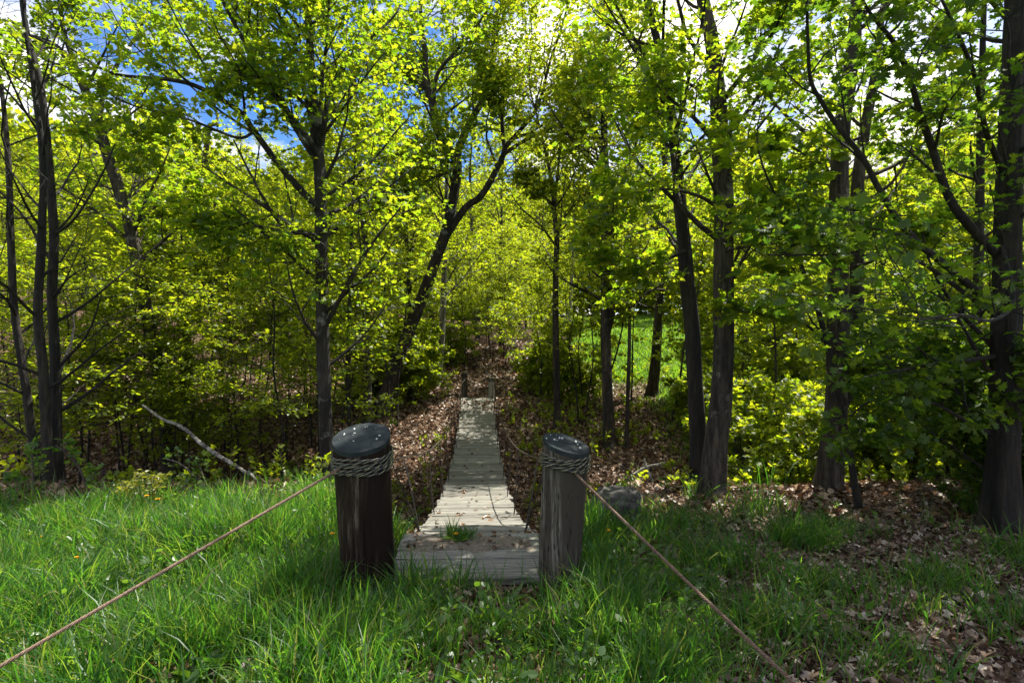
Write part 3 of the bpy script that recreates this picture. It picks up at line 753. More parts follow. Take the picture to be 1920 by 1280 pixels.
C_ = based([(1045, 800, 15), (1043, 690, 15), (1042, 600, 14), (1042, 500, 13), (1044, 450, 12), (1040, 400, 11), (1037, 360, 10), (1030, 320, 7), (1020, 270, 5), (1010, 230, 4)])
tree('slender_tree', 'slender straight tree on the bank just right of the bridge', [C_],
     [([(1040, 380, 7), (1046, 320, 6), (1052, 270, 5), (1062, 230, 4), (1070, 150, 3)], C_[1], .5), ([(1040, 400, 5), (1020, 365, 4), (1000, 345, 3), (985, 340, 2)], C_[1], -.5)],
     bark='bark', leaf='far', lsize=.085, zr=(3.6, 11), n1=36, L1=2.1, zext=12)
D_ = based([(1143, 835, 25), (1138, 700, 23), (1135, 600, 22), (1136, 480, 21), (1137, 380, 19), (1133, 270, 16), (1132, 180, 13), (1140, 80, 9), (1150, -20, 6)])
tree('maple_tree', 'tall mottled tree with a low side fork on the bank, behind the grey cracked post', [D_],
     [([(1138, 640, 9), (1150, 590, 8), (1160, 565, 6), (1166, 530, 4)], D_[1], .2), ([(1137, 400, 7), (1165, 340, 6), (1190, 280, 5), (1200, 215, 3)], D_[1], .6), ([(1133, 300, 7), (1110, 230, 5), (1095, 160, 3)], D_[1], -.6)],
     bark='bark', leaf='far', lsize=.085, zr=(1.9, 10.5), n1=52, L1=2.3, zext=11.5)
E_ = based([(1175, 838, 9), (1177, 740, 9), (1180, 660, 8), (1181, 590, 7), (1186, 500, 5)])
tree('sapling', 'thin pole of a sapling standing right of the mottled tree', [E_], (), bark='bark', leaf='beech', lsize=.08, zr=(2.6, 5.5), n1=14, L1=1.1, zext=6, n3=4)
F_ = based([(1222, 742, 26), (1228, 690, 23), (1232, 640, 21), (1236, 560, 18), (1238, 420, 14)])
tree('maple_tree', 'stout short-boled tree at the meadow edge beyond the thin sapling', [F_], (), bark='bark', leaf='maple', lsize=.10, zr=(3.2, 10), n1=34, L1=2.4, zext=11)
N_ = based([(692, 790, 18), (689, 720, 17), (686, 640, 16), (687, 560, 15), (686, 470, 13), (676, 360, 11), (668, 240, 9), (662, 120, 7)])
tree('slender_tree', 'straight grey mottled trunk just left of the leaning forked tree', [N_], (), bark='bark_gray', leaf='beech', lsize=.085, zr=(1.8, 9.5), n1=44, L1=2.0, zext=10.5)
O_ = based([(819, 722, 16), (826, 660, 15), (830, 600, 14), (832, 540, 13), (836, 420, 10)])
tree('slender_tree', 'pale smooth trunk on the slope beyond the far end of the bridge', [O_], (), bark='birch', leaf='beech', lsize=.10, zr=(3.2, 11), n1=36, L1=2.3, zext=12)
P_ = based([(1066, 692, 9), (1068, 620, 8), (1070, 560, 8), (1074, 470, 7), (1078, 360, 5)])
tree('birch_tree', 'thin white birch stem standing before the sunlit meadow', [P_], (), bark='birch', leaf='far', lsize=.10, zr=(5.2, 12), n1=20, L1=1.8, zext=12.5)

# G: the pair of big trunks on the right
tree('big_tree', 'thick grey-barked trunk, the larger of the close pair right of the boulder',
     [([(1332, 958, 60), (1340, 850, 51), (1352, 740, 46), (1358, 640, 44), (1358, 540, 43), (1357, 440, 42), (1356, 370, 42), (1350, 260, 38), (1345, 180, 34), (1335, 80, 30), (1322, 20, 28), (1310, -60, 24)], 6.4, 0)],
     [([(1356, 400, 9), (1320, 372, 8), (1260, 355, 6), (1200, 360, 4), (1150, 372, 3)], 6.3, -.6), ([(1358, 470, 9), (1400, 462, 7), (1470, 448, 5), (1540, 440, 3)], 6.3, -.7), ([(1350, 280, 12), (1300, 220, 9), (1250, 180, 6), (1200, 120, 4)], 6.3, -.5), ([(1345, 200, 12), (1400, 130, 9), (1450, 60, 6), (1480, 0, 4)], 6.3, -.8)],
     bark='bark_gray', leaf='maple', lsize=.068, zr=(2.0, 7.5), n1=20, L1=1.8, zext=8.5, limb_n=7, n3=4, nl=5)
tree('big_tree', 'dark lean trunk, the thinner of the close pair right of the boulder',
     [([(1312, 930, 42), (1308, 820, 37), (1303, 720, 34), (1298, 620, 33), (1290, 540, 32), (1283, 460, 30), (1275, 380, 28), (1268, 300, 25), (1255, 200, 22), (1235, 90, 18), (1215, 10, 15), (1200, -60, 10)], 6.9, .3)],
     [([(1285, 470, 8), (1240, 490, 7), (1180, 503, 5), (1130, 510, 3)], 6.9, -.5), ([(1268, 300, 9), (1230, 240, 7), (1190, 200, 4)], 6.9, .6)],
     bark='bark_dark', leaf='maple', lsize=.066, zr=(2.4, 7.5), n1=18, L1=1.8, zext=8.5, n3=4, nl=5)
# H: twin trunk further right
tree('twin_trunk_tree', 'grey twin-trunked tree dividing low above the dead leaves on the right bank',
     [([(1553, 950, 52), (1560, 850, 47), (1568, 740, 45), (1570, 640, 44), (1571, 540, 43), (1572, 440, 42), (1574, 340, 38), (1578, 250, 34), (1592, 150, 31), (1602, 60, 27), (1607, -60, 20)], 6.6, 0),
      ([(1566, 800, 26), (1585, 740, 31), (1597, 690, 31), (1604, 600, 30), (1607, 520, 30), (1607, 430, 29), (1610, 330, 26), (1622, 240, 22), (1640, 140, 18), (1655, 20, 13)], 6.8, .3)],
     [([(1580, 750, 8), (1606, 705, 8), (1625, 690, 8), (1650, 686, 5)], 6.6, -.2), ([(1600, 500, 8), (1630, 492, 7), (1680, 462, 5), (1740, 430, 3)], 6.7, -.5), ([(1574, 345, 9), (1530, 300, 7), (1470, 270, 4)], 6.6, -.6)],
     bark='bark_gray', leaf='maple', lsize=.068, zr=(2.6, 7.5), n1=22, L1=1.8, n3=4, nl=5, zext=9.5, rooted=True)
tree('sapling', 'thin crooked sapling leaning left in front of the twin-trunked tree',
     [([(1613, 968, 14), (1600, 890, 13), (1590, 820, 12), (1572, 750, 12), (1550, 640, 12), (1530, 570, 11), (1510, 520, 9), (1490, 470, 8), (1470, 420, 6), (1455, 370, 5)], 5.7, -.2)],
     [([(1512, 525, 7), (1496, 470, 6), (1482, 410, 5), (1476, 350, 3)], 5.55, .2), ([(1545, 640, 6), (1500, 600, 5), (1450, 590, 4), (1390, 585, 2)], 5.6, .3)],
     bark='bark_dark', leaf='maple', tpl=LEAF_MAPLE, lsize=.085, zr=(1.6, 4.0), n1=10, L1=1.0, zext=4.2, n2=4, n3=3, nl=4, limb_n=5)
# J: the dark tree on the right edge
J = 5.1
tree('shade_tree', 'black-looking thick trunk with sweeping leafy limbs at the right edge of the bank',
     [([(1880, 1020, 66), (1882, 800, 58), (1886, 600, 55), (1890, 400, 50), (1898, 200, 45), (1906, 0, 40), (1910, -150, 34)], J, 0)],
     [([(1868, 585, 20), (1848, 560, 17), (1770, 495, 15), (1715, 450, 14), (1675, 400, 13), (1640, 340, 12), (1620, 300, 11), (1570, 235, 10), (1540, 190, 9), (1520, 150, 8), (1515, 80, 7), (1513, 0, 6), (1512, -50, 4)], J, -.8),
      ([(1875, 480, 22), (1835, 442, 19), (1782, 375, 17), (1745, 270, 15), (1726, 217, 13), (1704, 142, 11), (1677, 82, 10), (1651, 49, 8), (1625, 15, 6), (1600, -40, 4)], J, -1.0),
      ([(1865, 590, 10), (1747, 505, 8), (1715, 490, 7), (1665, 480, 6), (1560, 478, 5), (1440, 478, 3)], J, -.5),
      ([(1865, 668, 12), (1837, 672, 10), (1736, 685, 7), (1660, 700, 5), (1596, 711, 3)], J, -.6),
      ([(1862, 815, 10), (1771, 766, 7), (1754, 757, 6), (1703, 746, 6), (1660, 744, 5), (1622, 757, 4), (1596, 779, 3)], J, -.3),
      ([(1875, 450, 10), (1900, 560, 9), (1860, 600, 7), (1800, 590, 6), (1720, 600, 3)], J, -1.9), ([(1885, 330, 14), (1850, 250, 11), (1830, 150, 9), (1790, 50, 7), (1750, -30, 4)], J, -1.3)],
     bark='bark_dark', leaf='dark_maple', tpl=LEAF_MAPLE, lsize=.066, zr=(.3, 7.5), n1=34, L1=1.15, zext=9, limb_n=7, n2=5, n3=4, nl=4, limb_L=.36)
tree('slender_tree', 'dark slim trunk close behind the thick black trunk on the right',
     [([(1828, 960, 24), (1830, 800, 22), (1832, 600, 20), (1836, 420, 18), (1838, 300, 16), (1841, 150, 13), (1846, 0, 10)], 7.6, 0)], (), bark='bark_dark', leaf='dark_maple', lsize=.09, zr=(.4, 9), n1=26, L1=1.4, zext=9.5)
# K: bare multi-stem tree on the left edge
K = 7.1
tree('multi_stem_tree', 'dark many-stemmed tree with bare grey twigs near the left end of the grass',
     [([(103, 900, 28), (105, 800, 22), (103, 665, 20), (97, 552, 19), (101, 440, 18), (90, 280, 15), (75, 160, 15), (50, 60, 11)], K, 0), ([(92, 890, 22), (84, 760, 20), (80, 690, 19), (71, 590, 18), (78, 450, 16), (80, 300, 13), (60, 140, 9)], K - .15, -.2), ([(72, 880, 20), (60, 820, 17), (49, 732, 16), (28, 590, 15), (22, 477, 14), (15, 300, 11), (0, 150, 8)], K + .1, .2)],
     [([(28, 590, 7), (10, 560, 5), (-40, 520, 4)], K, -.6), ([(101, 440, 7), (140, 410, 5), (190, 330, 4), (215, 270, 2)], K, -.4), ([(97, 560, 5), (130, 520, 4), (165, 500, 2)], K, -.5)],
     bark='bark_dark', n1=40, L1=1.6, zr=(.3, 6.5), zext=8, bare=True, n2=4, n3=3, limb_n=5, a1=60)
# L: curved tree leaning left, M: double trunk
tree('curved_tree', 'grey trunk curving over to the left above the understory, behind the bare many-stemmed tree',
     [([(305, 745, 26), (290, 660, 26), (270, 560, 26), (245, 430, 25), (222, 350, 24), (205, 300, 23), (175, 210, 20), (140, 130, 16), (100, 85, 12), (40, 65, 9), (-30, 60, 6)], 11.5, -.6)],
     [([(150, 145, 11), (120, 60, 9), (110, -30, 6)], 11.1, .4), ([(180, 220, 10), (215, 130, 8), (260, 60, 6), (290, -10, 4)], 11.2, .7), ([(245, 430, 8), (300, 380, 6), (350, 350, 4)], 11.4, -.8)],
     bark='bark_gray', leaf='maple', lsize=.09, zr=(3.0, 7.6), n1=22, L1=2.1, zext=None, limb_n=6)
tree('double_trunk_tree', 'grey tree whose trunk divides into two above the gully, left of the fan-limbed maple',
     [([(352, 700, 20), (350, 620, 19), (348, 540, 18), (346, 440, 16), (334, 340, 13), (330, 220, 10)], 14.0, 0), ([(350, 580, 14), (356, 520, 17), (366, 440, 17), (380, 350, 14), (392, 240, 10)], 14.0, .3)],
     (), bark='bark_gray', leaf='beech', lsize=.09, zr=(2.0, 6.2), n1=36, L1=2.0, zext=7.5)
for (lab, tr, Y) in [('white birch stem behind the curved grey trunk', [(178, 700, 12), (176, 560, 11), (174, 430, 11), (176, 300, 9)], 18.0),
                     ('white birch stem between the curved trunk and the double-trunked tree', [(286, 700, 10), (278, 560, 10), (266, 440, 10), (262, 330, 8)], 16.0)]:
    tree('birch_tree', lab, [(tr, Y, 0)], (), bark='birch', leaf='far', lsize=.10, zr=(3.0, 7), n1=26, L1=1.8, zext=8)
tree('sapling', 'thin dark sapling rising between the fan-limbed maple and the grey mottled trunk',
     [([(655, 800, 9), (652, 700, 9), (655, 580, 8), (658, 450, 7), (664, 330, 5)], 10.5, 0)], (), bark='bark_dark', leaf='beech', lsize=.08, zr=(.2, 6), n1=40, L1=1.6, zext=7)
tree('sapling', 'thin bent sapling crossing behind the leaning forked tree',
     [([(770, 660, 9), (768, 560, 9), (765, 470, 8), (748, 410, 6), (730, 350, 4)], 17.5, 0)], (), bark='bark_dark', leaf='beech', lsize=.09, zr=(2, 8), n1=24, L1=1.6, zext=9)

# ---- repeated understory (see the bushes at the foot of the black trunk below), background trees, bushes
def proto(name, label, cat, group, h, trunk_r, bark, leaf, lsize, zr, n1, L1, a1, up1, tpl=LEAF_OVAL, n2=6, n3=5, nl=7, flat=.85, tilt=.4, stems=1):
    root = empty(name, (0, 0, 0), label, cat, group); lf = MB(); fine = MB(); B1 = []; R1 = []
    for s in range(stems):
        k = 7; C = np.zeros((k, 3)); C[:, 2] = np.linspace(-.2, h, k); C[1:, :2] += np.cumsum(rng.normal(size=(k - 1, 2)) * h * .018, axis=0)
        if stems > 1:
            a = rng.random() * 6.28; C[:, 0] += np.cos(a) * (np.linspace(0, 1, k) ** 1.2) * h * .45; C[:, 1] += np.sin(a) * (np.linspace(0, 1, k) ** 1.2) * h * .45
        Cc, Rr = resample(C, trunk_r * np.linspace(1, .2, k), 18)
        mb = MB(); rough_tube(mb, Cc, Rr, 8, .05, rng.random() * 9, .3, .25); mb.build('trunk' if stems == 1 else 'stem', M[bark], root)
        c, r = offspring(Cc[None], Rr[None], n1, zr[0] / h, min(.99, zr[1] / h), L1, a1, up1, 0, .1, 6, rel=False, rscale=.45, short=.55); B1.append(c); R1.append(r)
    b1 = np.concatenate(B1); r1 = np.concatenate(R1)
    b2, r2 = offspring(b1, r1, n2, .2, 1, .48, 48, .05, flat, .12, 4, rscale=.55)
    b3, r3 = offspring(b2, r2, n3, .2, 1, .55, 46, 0, flat, .14, 3, rscale=.6)
    leaves_on(lf, b3, nl, lsize, tpl, tilt); leaves_on(lf, b2[:, 1:], 4, lsize, tpl, tilt)
    fine.add(*tubes(b1, np.maximum(r1, .004), 4)); fine.add(*tubes(b2, np.maximum(r2, .003), 3)); fine.build('branch', M[bark], root)['kind'] = 'stuff'
    lf.build('crown', M[leaf], root, smooth=False); CROWN_STATS.append((name, lf.n))
    return root

def place(protos, spots, smin=.8, smax=1.2, hmax=None):
    spots = [(x, y) for x, y in spots if abs(x + .326 + .057 * (y - 4.64)) > (1.9 if y < 21 else .0)]
    for k, (x, y) in enumerate(spots):
        p, used = protos[k % len(protos)]
        s = smin + (smax - smin) * rng.random()
        if hmax: s = min(s, hmax(x, y) / p['height'])
        rz = rng.random() * 6.28
        z = float(H(x, y)) - .03
        if not used:
            p.location = (x, y, z); p.rotation_euler = (0, 0, rz); p.scale = (s, s, s); protos[k % len(protos)] = (p, True)
        else: copy_thing(p, (x, y, z), rz, s)

UL = 'young tree with flat tiers of pale green leaves in the shady gully wood'
UG = 'young understory trees in the gully'
under = [(proto('understory_tree', UL, 'tree', UG, h, .022, 'bark_dark', 'beech', .066, (1.7, h), n, L, 78, .1, LEAF_OVAL, 6, 4, 6), False) for h, n, L in ((4.0, 18, 1.8), (5.2, 24, 2.0), (3.2, 14, 1.5), (4.6, 22, 1.7))]
us = []
for x0, x1, y0, y1, n in ((-10, -2.9, 10.0, 17.5, 26), (-8, -3.4, 9.0, 11.5, 10), (1.4, 3.6, 15, 17, 1), (-14, -8, 10, 19, 14), (-4.5, -2.2, 17.5, 21, 5), (-4.5, 1.6, 22, 28, 16), (.6, 3.0, 15.5, 18, 3), (.8, 2.2, 22, 26, 2)):
    for k in range(n): us.append((x0 + (x1 - x0) * rng.random(), y0 + (y1 - y0) * rng.random()))
place(under, us)
PL = 'slim dark sapling with a small airy crown in the gully wood'
pole = [(proto('sapling', PL, 'tree', 'slim saplings in the gully wood', h, .026, 'bark_dark', 'beech', .075, (h * .42, h), n, 1.3, 55, .3, LEAF_OVAL, 4, 4, 5), False) for h, n in ((6.5, 18), (7.8, 22), (5.4, 14))]
place(pole, [(-9 + 7 * rng.random(), 9.5 + 9 * rng.random()) for _ in range(15)] + [(1.3 + 2.2 * rng.random(), 12.5 + 6 * rng.random()) for _ in range(4)] + [(4 + 6 * rng.random(), 9 + 8 * rng.random()) for _ in range(3)])
BL = 'leafy sunlit bush along the gully edge before the meadow'
bush = [(proto('bush', BL, 'bush', 'sunlit bushes along the meadow edge', h, .014, 'bark', 'beech', .07, (.2, h), 7, .9, 60, .2, LEAF_LOBED, 5, 4, 6, .5, .6, 6), False) for h in (1.6, 2.2, 1.3)]
bs = []
for x0, x1, y0, y1, n in ((-5, -.6, 21.5, 24.5, 5), (-4.2, -1.9, 18.8, 20.5, 3), (.6, 1.5, 18.8, 20.5, 2), (-4.5, -2.2, 15.5, 20, 4), (5.0, 9.5, 9.0, 16, 8), (3.6, 6.0, 7.6, 9.5, 5), (8, 15, 8, 20, 9), (-1.6 - 3, -1.9, 17.8, 19.2, 3), (.6, 2.2, 17, 19, 3)):
    for k in range(n): bs.append((x0 + (x1 - x0) * rng.random(), y0 + (y1 - y0) * rng.random()))
place(bush, bs)
SL = 'dark leafy bush crowding the foot of the thick black trunk'
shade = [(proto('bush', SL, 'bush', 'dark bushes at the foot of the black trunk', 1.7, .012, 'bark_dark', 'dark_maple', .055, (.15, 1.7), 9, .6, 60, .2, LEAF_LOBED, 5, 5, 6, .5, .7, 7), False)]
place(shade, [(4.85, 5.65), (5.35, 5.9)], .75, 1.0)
YL = 'tall sunlit young tree with airy yellow-green leaves before the meadow on the right'
yt_ = [(proto('young_tree', YL, 'tree', 'sunlit young trees before the meadow', h, .03, 'bark', 'far', .085, (.8, h), n, L, 62, .3, LEAF_LOBED, 5, 4, 6, .6, .6), False) for h, n, L in ((5.0, 26, 1.7), (6.2, 30, 1.9), (4.2, 22, 1.5))]
ys_ = []
for x0, x1, y0, y1, n in ((4.4, 14, 9.5, 20, 14), (4.2, 9, 13.5, 19, 7), (9, 20, 18, 30, 8)):
    for k in range(n):
        xx, yy = x0 + (x1 - x0) * rng.random(), y0 + (y1 - y0) * rng.random()
        if xx / yy > .25: ys_.append((xx, yy))
place(yt_, ys_)
TL = 'bright spring-green tree in the close wood across the gully'
TG = 'trees of the wood across the gully'
back = [(proto('woodland_tree', TL, 'tree', TG, h, .12, 'bark', 'far', .12, (1.2, h), n, L, 60, .35, LEAF_OVAL, 7, 6, 6, .6, .65), False) for h, n, L in ((12, 40, 3.4), (14, 46, 3.6), (10, 36, 3.0), (13, 44, 3.2))]
ts = []
for k in range(600):
    y = 20 + 28 * rng.random() ** .8; x = (rng.random() * 2 - 1) * (.98 * y)
    u = x / y
    if .06 < u < .33 and y < 44: continue            # the open meadow
    if .33 < u < .75 and y < 42: continue
    if u > .33 and rng.random() < .35: continue
    if abs(x + 1) < 4.5 and y < 27: continue
    if any((x - a) ** 2 + (y - b) ** 2 < 15.0 for a, b in ts): continue
    ts.append((x, y))
ts = ts[:64]
for (p_, u_), h_ in zip(back, (12, 14, 10, 13)): p_['height'] = h_ * 1.06
place(back, ts, .85, 1.45, lambda x, y: 1.7 + (.42 if (abs(x / y + .02) < .14 or x / y > .3) else .33 if x / y < .12 else .27) * (.85 + .3 * rng.random()) * y - float(H(x, y)))
print('woodland trees', len(ts))

# far wood that reads as one mass
mb = MB(); n = 130000
ang = np.radians(rng.uniform(-56, 56, n)); rr = rng.uniform(56, 74, n)
x = np.sin(ang) * rr; y = np.cos(ang) * rr
top = 9.5 + 5 * fbm(ang * 9, 0 * ang, 71) + 2.5 * fbm(ang * 40, 0 * ang + 3, 72)
z = H(x, y) + top * rng.random(n) ** .8
leaf_geo(mb, np.stack([x, y, z], -1), rng.normal(size=(n, 3)), nrm(Zv + .8 * rng.normal(size=(n, 3))), .45 + .35 * rng.random(n), LEAF_OVAL)
tag(mb.build('far_wood', M['far'], smooth=False), 'hazy green mass of the wood far beyond the meadow', 'wood', kind='stuff')

# ------------------------------------------------------------------ boulder, fallen wood
def boulder():
    import bmesh
    bm = bmesh.new(); bmesh.ops.create_icosphere(bm, subdivisions=5, radius=1)
    pts = np.array([v.co[:] for v in bm.verts]); p = np.sign(pts) * np.abs(pts) ** .42
    p = p / np.maximum(1, np.linalg.norm(p, axis=1, keepdims=True) ** .3)
    p = p * np.array([.235, .20, .27])
    p[:, 0] += .16 * p[:, 2] * (p[:, 0] < 0); p[:, 2] += .12 * p[:, 0]
    d = fbm(pts[:, 0] * 2.4 + pts[:, 2] * 1.7 + 9, pts[:, 1] * 2.4 + pts[:, 2] + 5, 41, 4) - .5
    d2 = fbm(pts[:, 0] * 9 + pts[:, 2] * 5 + 9, pts[:, 1] * 9 - pts[:, 2] * 6 + 5, 43, 3) - .5
    p = p * (1 + .30 * d + .26 * d2)[:, None]
    fs = np.array([[v.index for v in f.verts] for f in bm.faces]); bm.free()
    c = P(1152, 955, 5.25); c[2] = float(H(c[0], c[1])) + .09
    o = mk_mesh('boulder', p, fs, M['rock']); o.location = c.tolist()
    tag(o, 'squat grey rough boulder in the grass behind the grey cracked post', 'boulder')
boulder()

def on_deck(x, y):
    return (np.abs(x - (-.30)) < .60) & (y > 3.88) & (y < 6.2)
def near_post(x, y):
    return ((x + .985) ** 2 + (y - 3.92) ** 2 < .17 ** 2) | ((x - .325) ** 2 + (y - 3.96) ** 2 < .14 ** 2)

mb = MB(); n = 420
x = np.concatenate([rng.uniform(.3, 6, 170), rng.uniform(-9, 6, n - 170)]); y = np.concatenate([rng.uniform(2.2, 6.5, 170), rng.uniform(6.5, 17, n - 170)])
q = ~on_deck(x, y) & (np.abs(x + .326 + .057 * (y - 4.64)) > .6); x, y = x[q], y[q]; n = len(x)
a = rng.random(n) * 6.28; L = .08 + .35 * rng.random(n) ** 2
Pt = np.stack([np.stack([x + np.cos(a) * L * u + .02 * rng.normal(size=n), y + np.sin(a) * L * u + .02 * rng.normal(size=n)], -1) for u in (-.5, 0, .5)], 1)
Pt = np.concatenate([Pt, (H(Pt[..., 0], Pt[..., 1]) + .012 + .02 * rng.random((n, 3)))[..., None]], -1)
mb.add(*tubes(Pt, (.0022 + .004 * rng.random(n) ** 2)[:, None] * np.array([[1, .9, .6]]), 5))
tag(mb.build('twig_litter', M['twig']), 'small broken twigs lying among the dead leaves', 'twigs', kind='stuff')

def stick(name, label, traces, mat, cat='fallen branch', group=None):
    mb = MB(); o = None
    for (tr, Y, dy) in traces:
        C, R = stem3(tr, Y, dy); C, R = resample(C, R, 5 * len(tr)); C = C + np.cumsum(rng.normal(size=C.shape), 0) * .0035
        o = C[0] if o is None else o
        rough_tube(mb, C, R, 10, .07, rng.random() * 9)
    ob = mb.build(name, M[mat], off=o); ob.location = o.tolist(); tag(ob, label, cat, group)
stick('fallen_branch', 'pale peeling dead limb slanting down from the understory to the grass edge',
      [([(268, 760, 4), (300, 783, 6), (340, 799, 7), (385, 836, 8), (425, 858, 8), (468, 884, 6)], 8.6, -1.6), ([(466, 882, 6), (482, 905, 4), (494, 930, 3), (503, 945, 2)], 7.0, -.25)], 'birch')
hs = hit(1220, 895, 8)[1] - .15
stick('fallen_branch', 'forked white dead branch lying on the leaves beside the larger of the paired trunks',
      [([(1188, 890, 9), (1205, 879, 9), (1225, 872, 8), (1246, 867, 7)], hs, -.2), ([(1207, 860, 6), (1213, 880, 6), (1221, 902, 5), (1228, 921, 4)], hs - .3, -.5)], 'birch')

# ------------------------------------------------------------------ grass and ground cover
def blades(mb, x, y, hgt, wid, lean, z=None):
    n = len(x); z = H(x, y) - .015 if z is None else z
    a = rng.random(n) * 6.283; d = np.stack([np.cos(a), np.sin(a), 0 * a], -1); s = np.stack([-np.sin(a), np.cos(a), 0 * a], -1)
    tw = rng.random(n) * 6.283; s = np.stack([np.cos(tw), np.sin(tw), 0 * tw], -1)
    b = np.stack([x, y, z], -1); V = []
    for u, k in ((0, .75), (.36, 1.0), (.70, .72), (1.0, 0)):
        c = b + Zv * (hgt * (u - .28 * np.minimum(lean, 1.6) * u * u * u))[:, None] + d * (hgt * lean * (.25 * u + .75 * u * u))[:, None]
        if k: V += [c - s * (wid * k / 2)[:, None], c + s * (wid * k / 2)[:, None]]
        else: V.append(c)
    V = np.stack(V, 1); o = (np.arange(n) * 7)[:, None]
    mb.add(V, np.concatenate([o + np.array([[0, 1, 3, 2]]), o + np.array([[2, 3, 5, 4]])]), o + np.array([[4, 5, 6]]))

def scatter(n, x0, x1, y0, y1): return rng.uniform(x0, x1, n), rng.uniform(y0, y1, n)
mb = MB()
def lip(x): return edge_y(x) - 1.0 * (1 - sm((x + 2.6) / 1.4))
def gdens(x, y):
    e = lip(x); n = fbm(x * 1.3, y * 1.3, 51); n2 = fbm(x * 3.1, y * 3.1, 55)
    left = (1 - sm((y - e + .05) / .35)) * (1 - sm((x - .55) / .5))
    right = (1 - sm((y - e) / .5)) * sm((x - .4) / .5) * sm((n * .5 + n2 * .5 - .61) / .08) * .38
    gap = np.exp(-(((x - .02) / .36) ** 2 + ((y - 3.62) / .26) ** 2)) * 1.2 + .5 * np.exp(-(((x + .98) / .3) ** 2 + ((y - 3.6) / .2) ** 2))
    gap2 = np.exp(-(((x + .25) / .55) ** 2 + ((y - 2.85) / .17) ** 2)) * .8 + .6 * np.exp(-(((x + 2.0) / .6) ** 2 + ((y - 2.75) / .15) ** 2))
    return np.clip(left * (.22 + 1.0 * sm((n2 * .6 + n * .4 - .36) / .22)) + right - 1.3 * gap - gap2, 0, 1)
x, y = scatter(165000, -7.2, 6.2, 1.2, 7.2)
k = (rng.random(len(x)) < gdens(x, y)) & ~on_deck(x, y) & ~near_post(x, y) & (np.abs(x) < .98 * y + .6)
x, y = x[k], y[k]
tus = fbm(x * 2.2, y * 2.2, 61)
tus = tus * .6 + .4 * fbm(x * .9, y * .9, 64)
hh = (.06 + .78 * np.clip(tus - .12, 0, 1) ** 1.5 + .14 * rng.random(len(x)) ** 2) * (1 + .25 * sm((y - 5) / 1.5))
hh = hh * np.where(y > 2.4, 1, .8)
blades(mb, x, y, hh, .005 + .007 * rng.random(len(x)) ** 1.5, .15 + .9 * rng.random(len(x)) ** 1.6)
# strong tussocks on the leafy right side and round the posts
for (cx, cy_, n, r, h) in ((1.55, 4.3, 420, .17, .30), (2.4, 4.75, 420, .18, .28), (.72, 4.95, 500, .28, .26), (1.45, 5.2, 500, .3, .28), (1.5, 3.3, 420, .16, .30), (2.9, 3.9, 300, .18, .26), (1.95, 2.95, 260, .2, .22), (3.3, 3.2, 240, .2, .24),
                        (.50, 3.75, 420, .20, .30), (.75, 3.35, 460, .25, .30), (-.60, 3.66, 420, .14, .24), (-.75, 3.45, 420, .2, .22), (2.0, 3.85, 360, .2, .26), (3.0, 3.4, 300, .22, .2), (1.15, 3.9, 300, .16, .22), (2.9, 5.1, 260, .25, .2), (.35, 3.15, 300, .2, .24), (3.9, 4.3, 260, .25, .22), (.9, 2.9, 420, .28, .28), (1.0, 4.9, 420, .2, .26), (-1.35, 3.7, 420, .2, .34), (.62, 4.1, 260, .12, .3)):
    x = cx + rng.normal(size=n) * r; y = cy_ + rng.normal(size=n) * r * .8
    q = ~on_deck(x, y) & ~near_post(x, y); x, y = x[q], y[q]
    blades(mb, x, y, h * (.55 + .65 * rng.random(len(x))), .005 + .005 * rng.random(len(x)), .2 + 1.0 * rng.random(len(x)))
for _ in range(46):
    cx = rng.uniform(-4.8, -1.25); cy_ = rng.uniform(2.5, 5.3); n = 150; r = .07 + .10 * rng.random(); h = .26 + .20 * rng.random()
    x = cx + rng.normal(size=n) * r; y = cy_ + rng.normal(size=n) * r; q = ~near_post(x, y); x, y = x[q], y[q]
    blades(mb, x, y, h * (.5 + .7 * rng.random(len(x))), .005 + .006 * rng.random(len(x)), .15 + 1.0 * rng.random(len(x)))
tag(mb.build('grass', M['grass']), 'long green grass on the near bank', 'grass', kind='stuff')

# meadow beyond
mb = MB()
x, y = scatter(170000, 1.0, 34, 18, 62)
k = rng.random(len(x)) < sm((cover(x, y) - .4) / .3) * np.clip(24 / y, 0, 1); x, y = x[k], y[k]
blades(mb, x, y, .14 + .16 * rng.random(len(x)), .03 + .02 * rng.random(len(x)), .2 + .6 * rng.random(len(x)))
x, y = scatter(40000, 3.5, 16, 9.5, 18); k = rng.random(len(x)) < cover(x, y); x, y = x[k], y[k]
blades(mb, x, y, .10 + .18 * rng.random(len(x)), .014 + .01 * rng.random(len(x)), .2 + .7 * rng.random(len(x)))
tag(mb.build('meadow_grass', M['meadow']), 'sunlit lawn of the meadow beyond the gully', 'grass', kind='stuff')

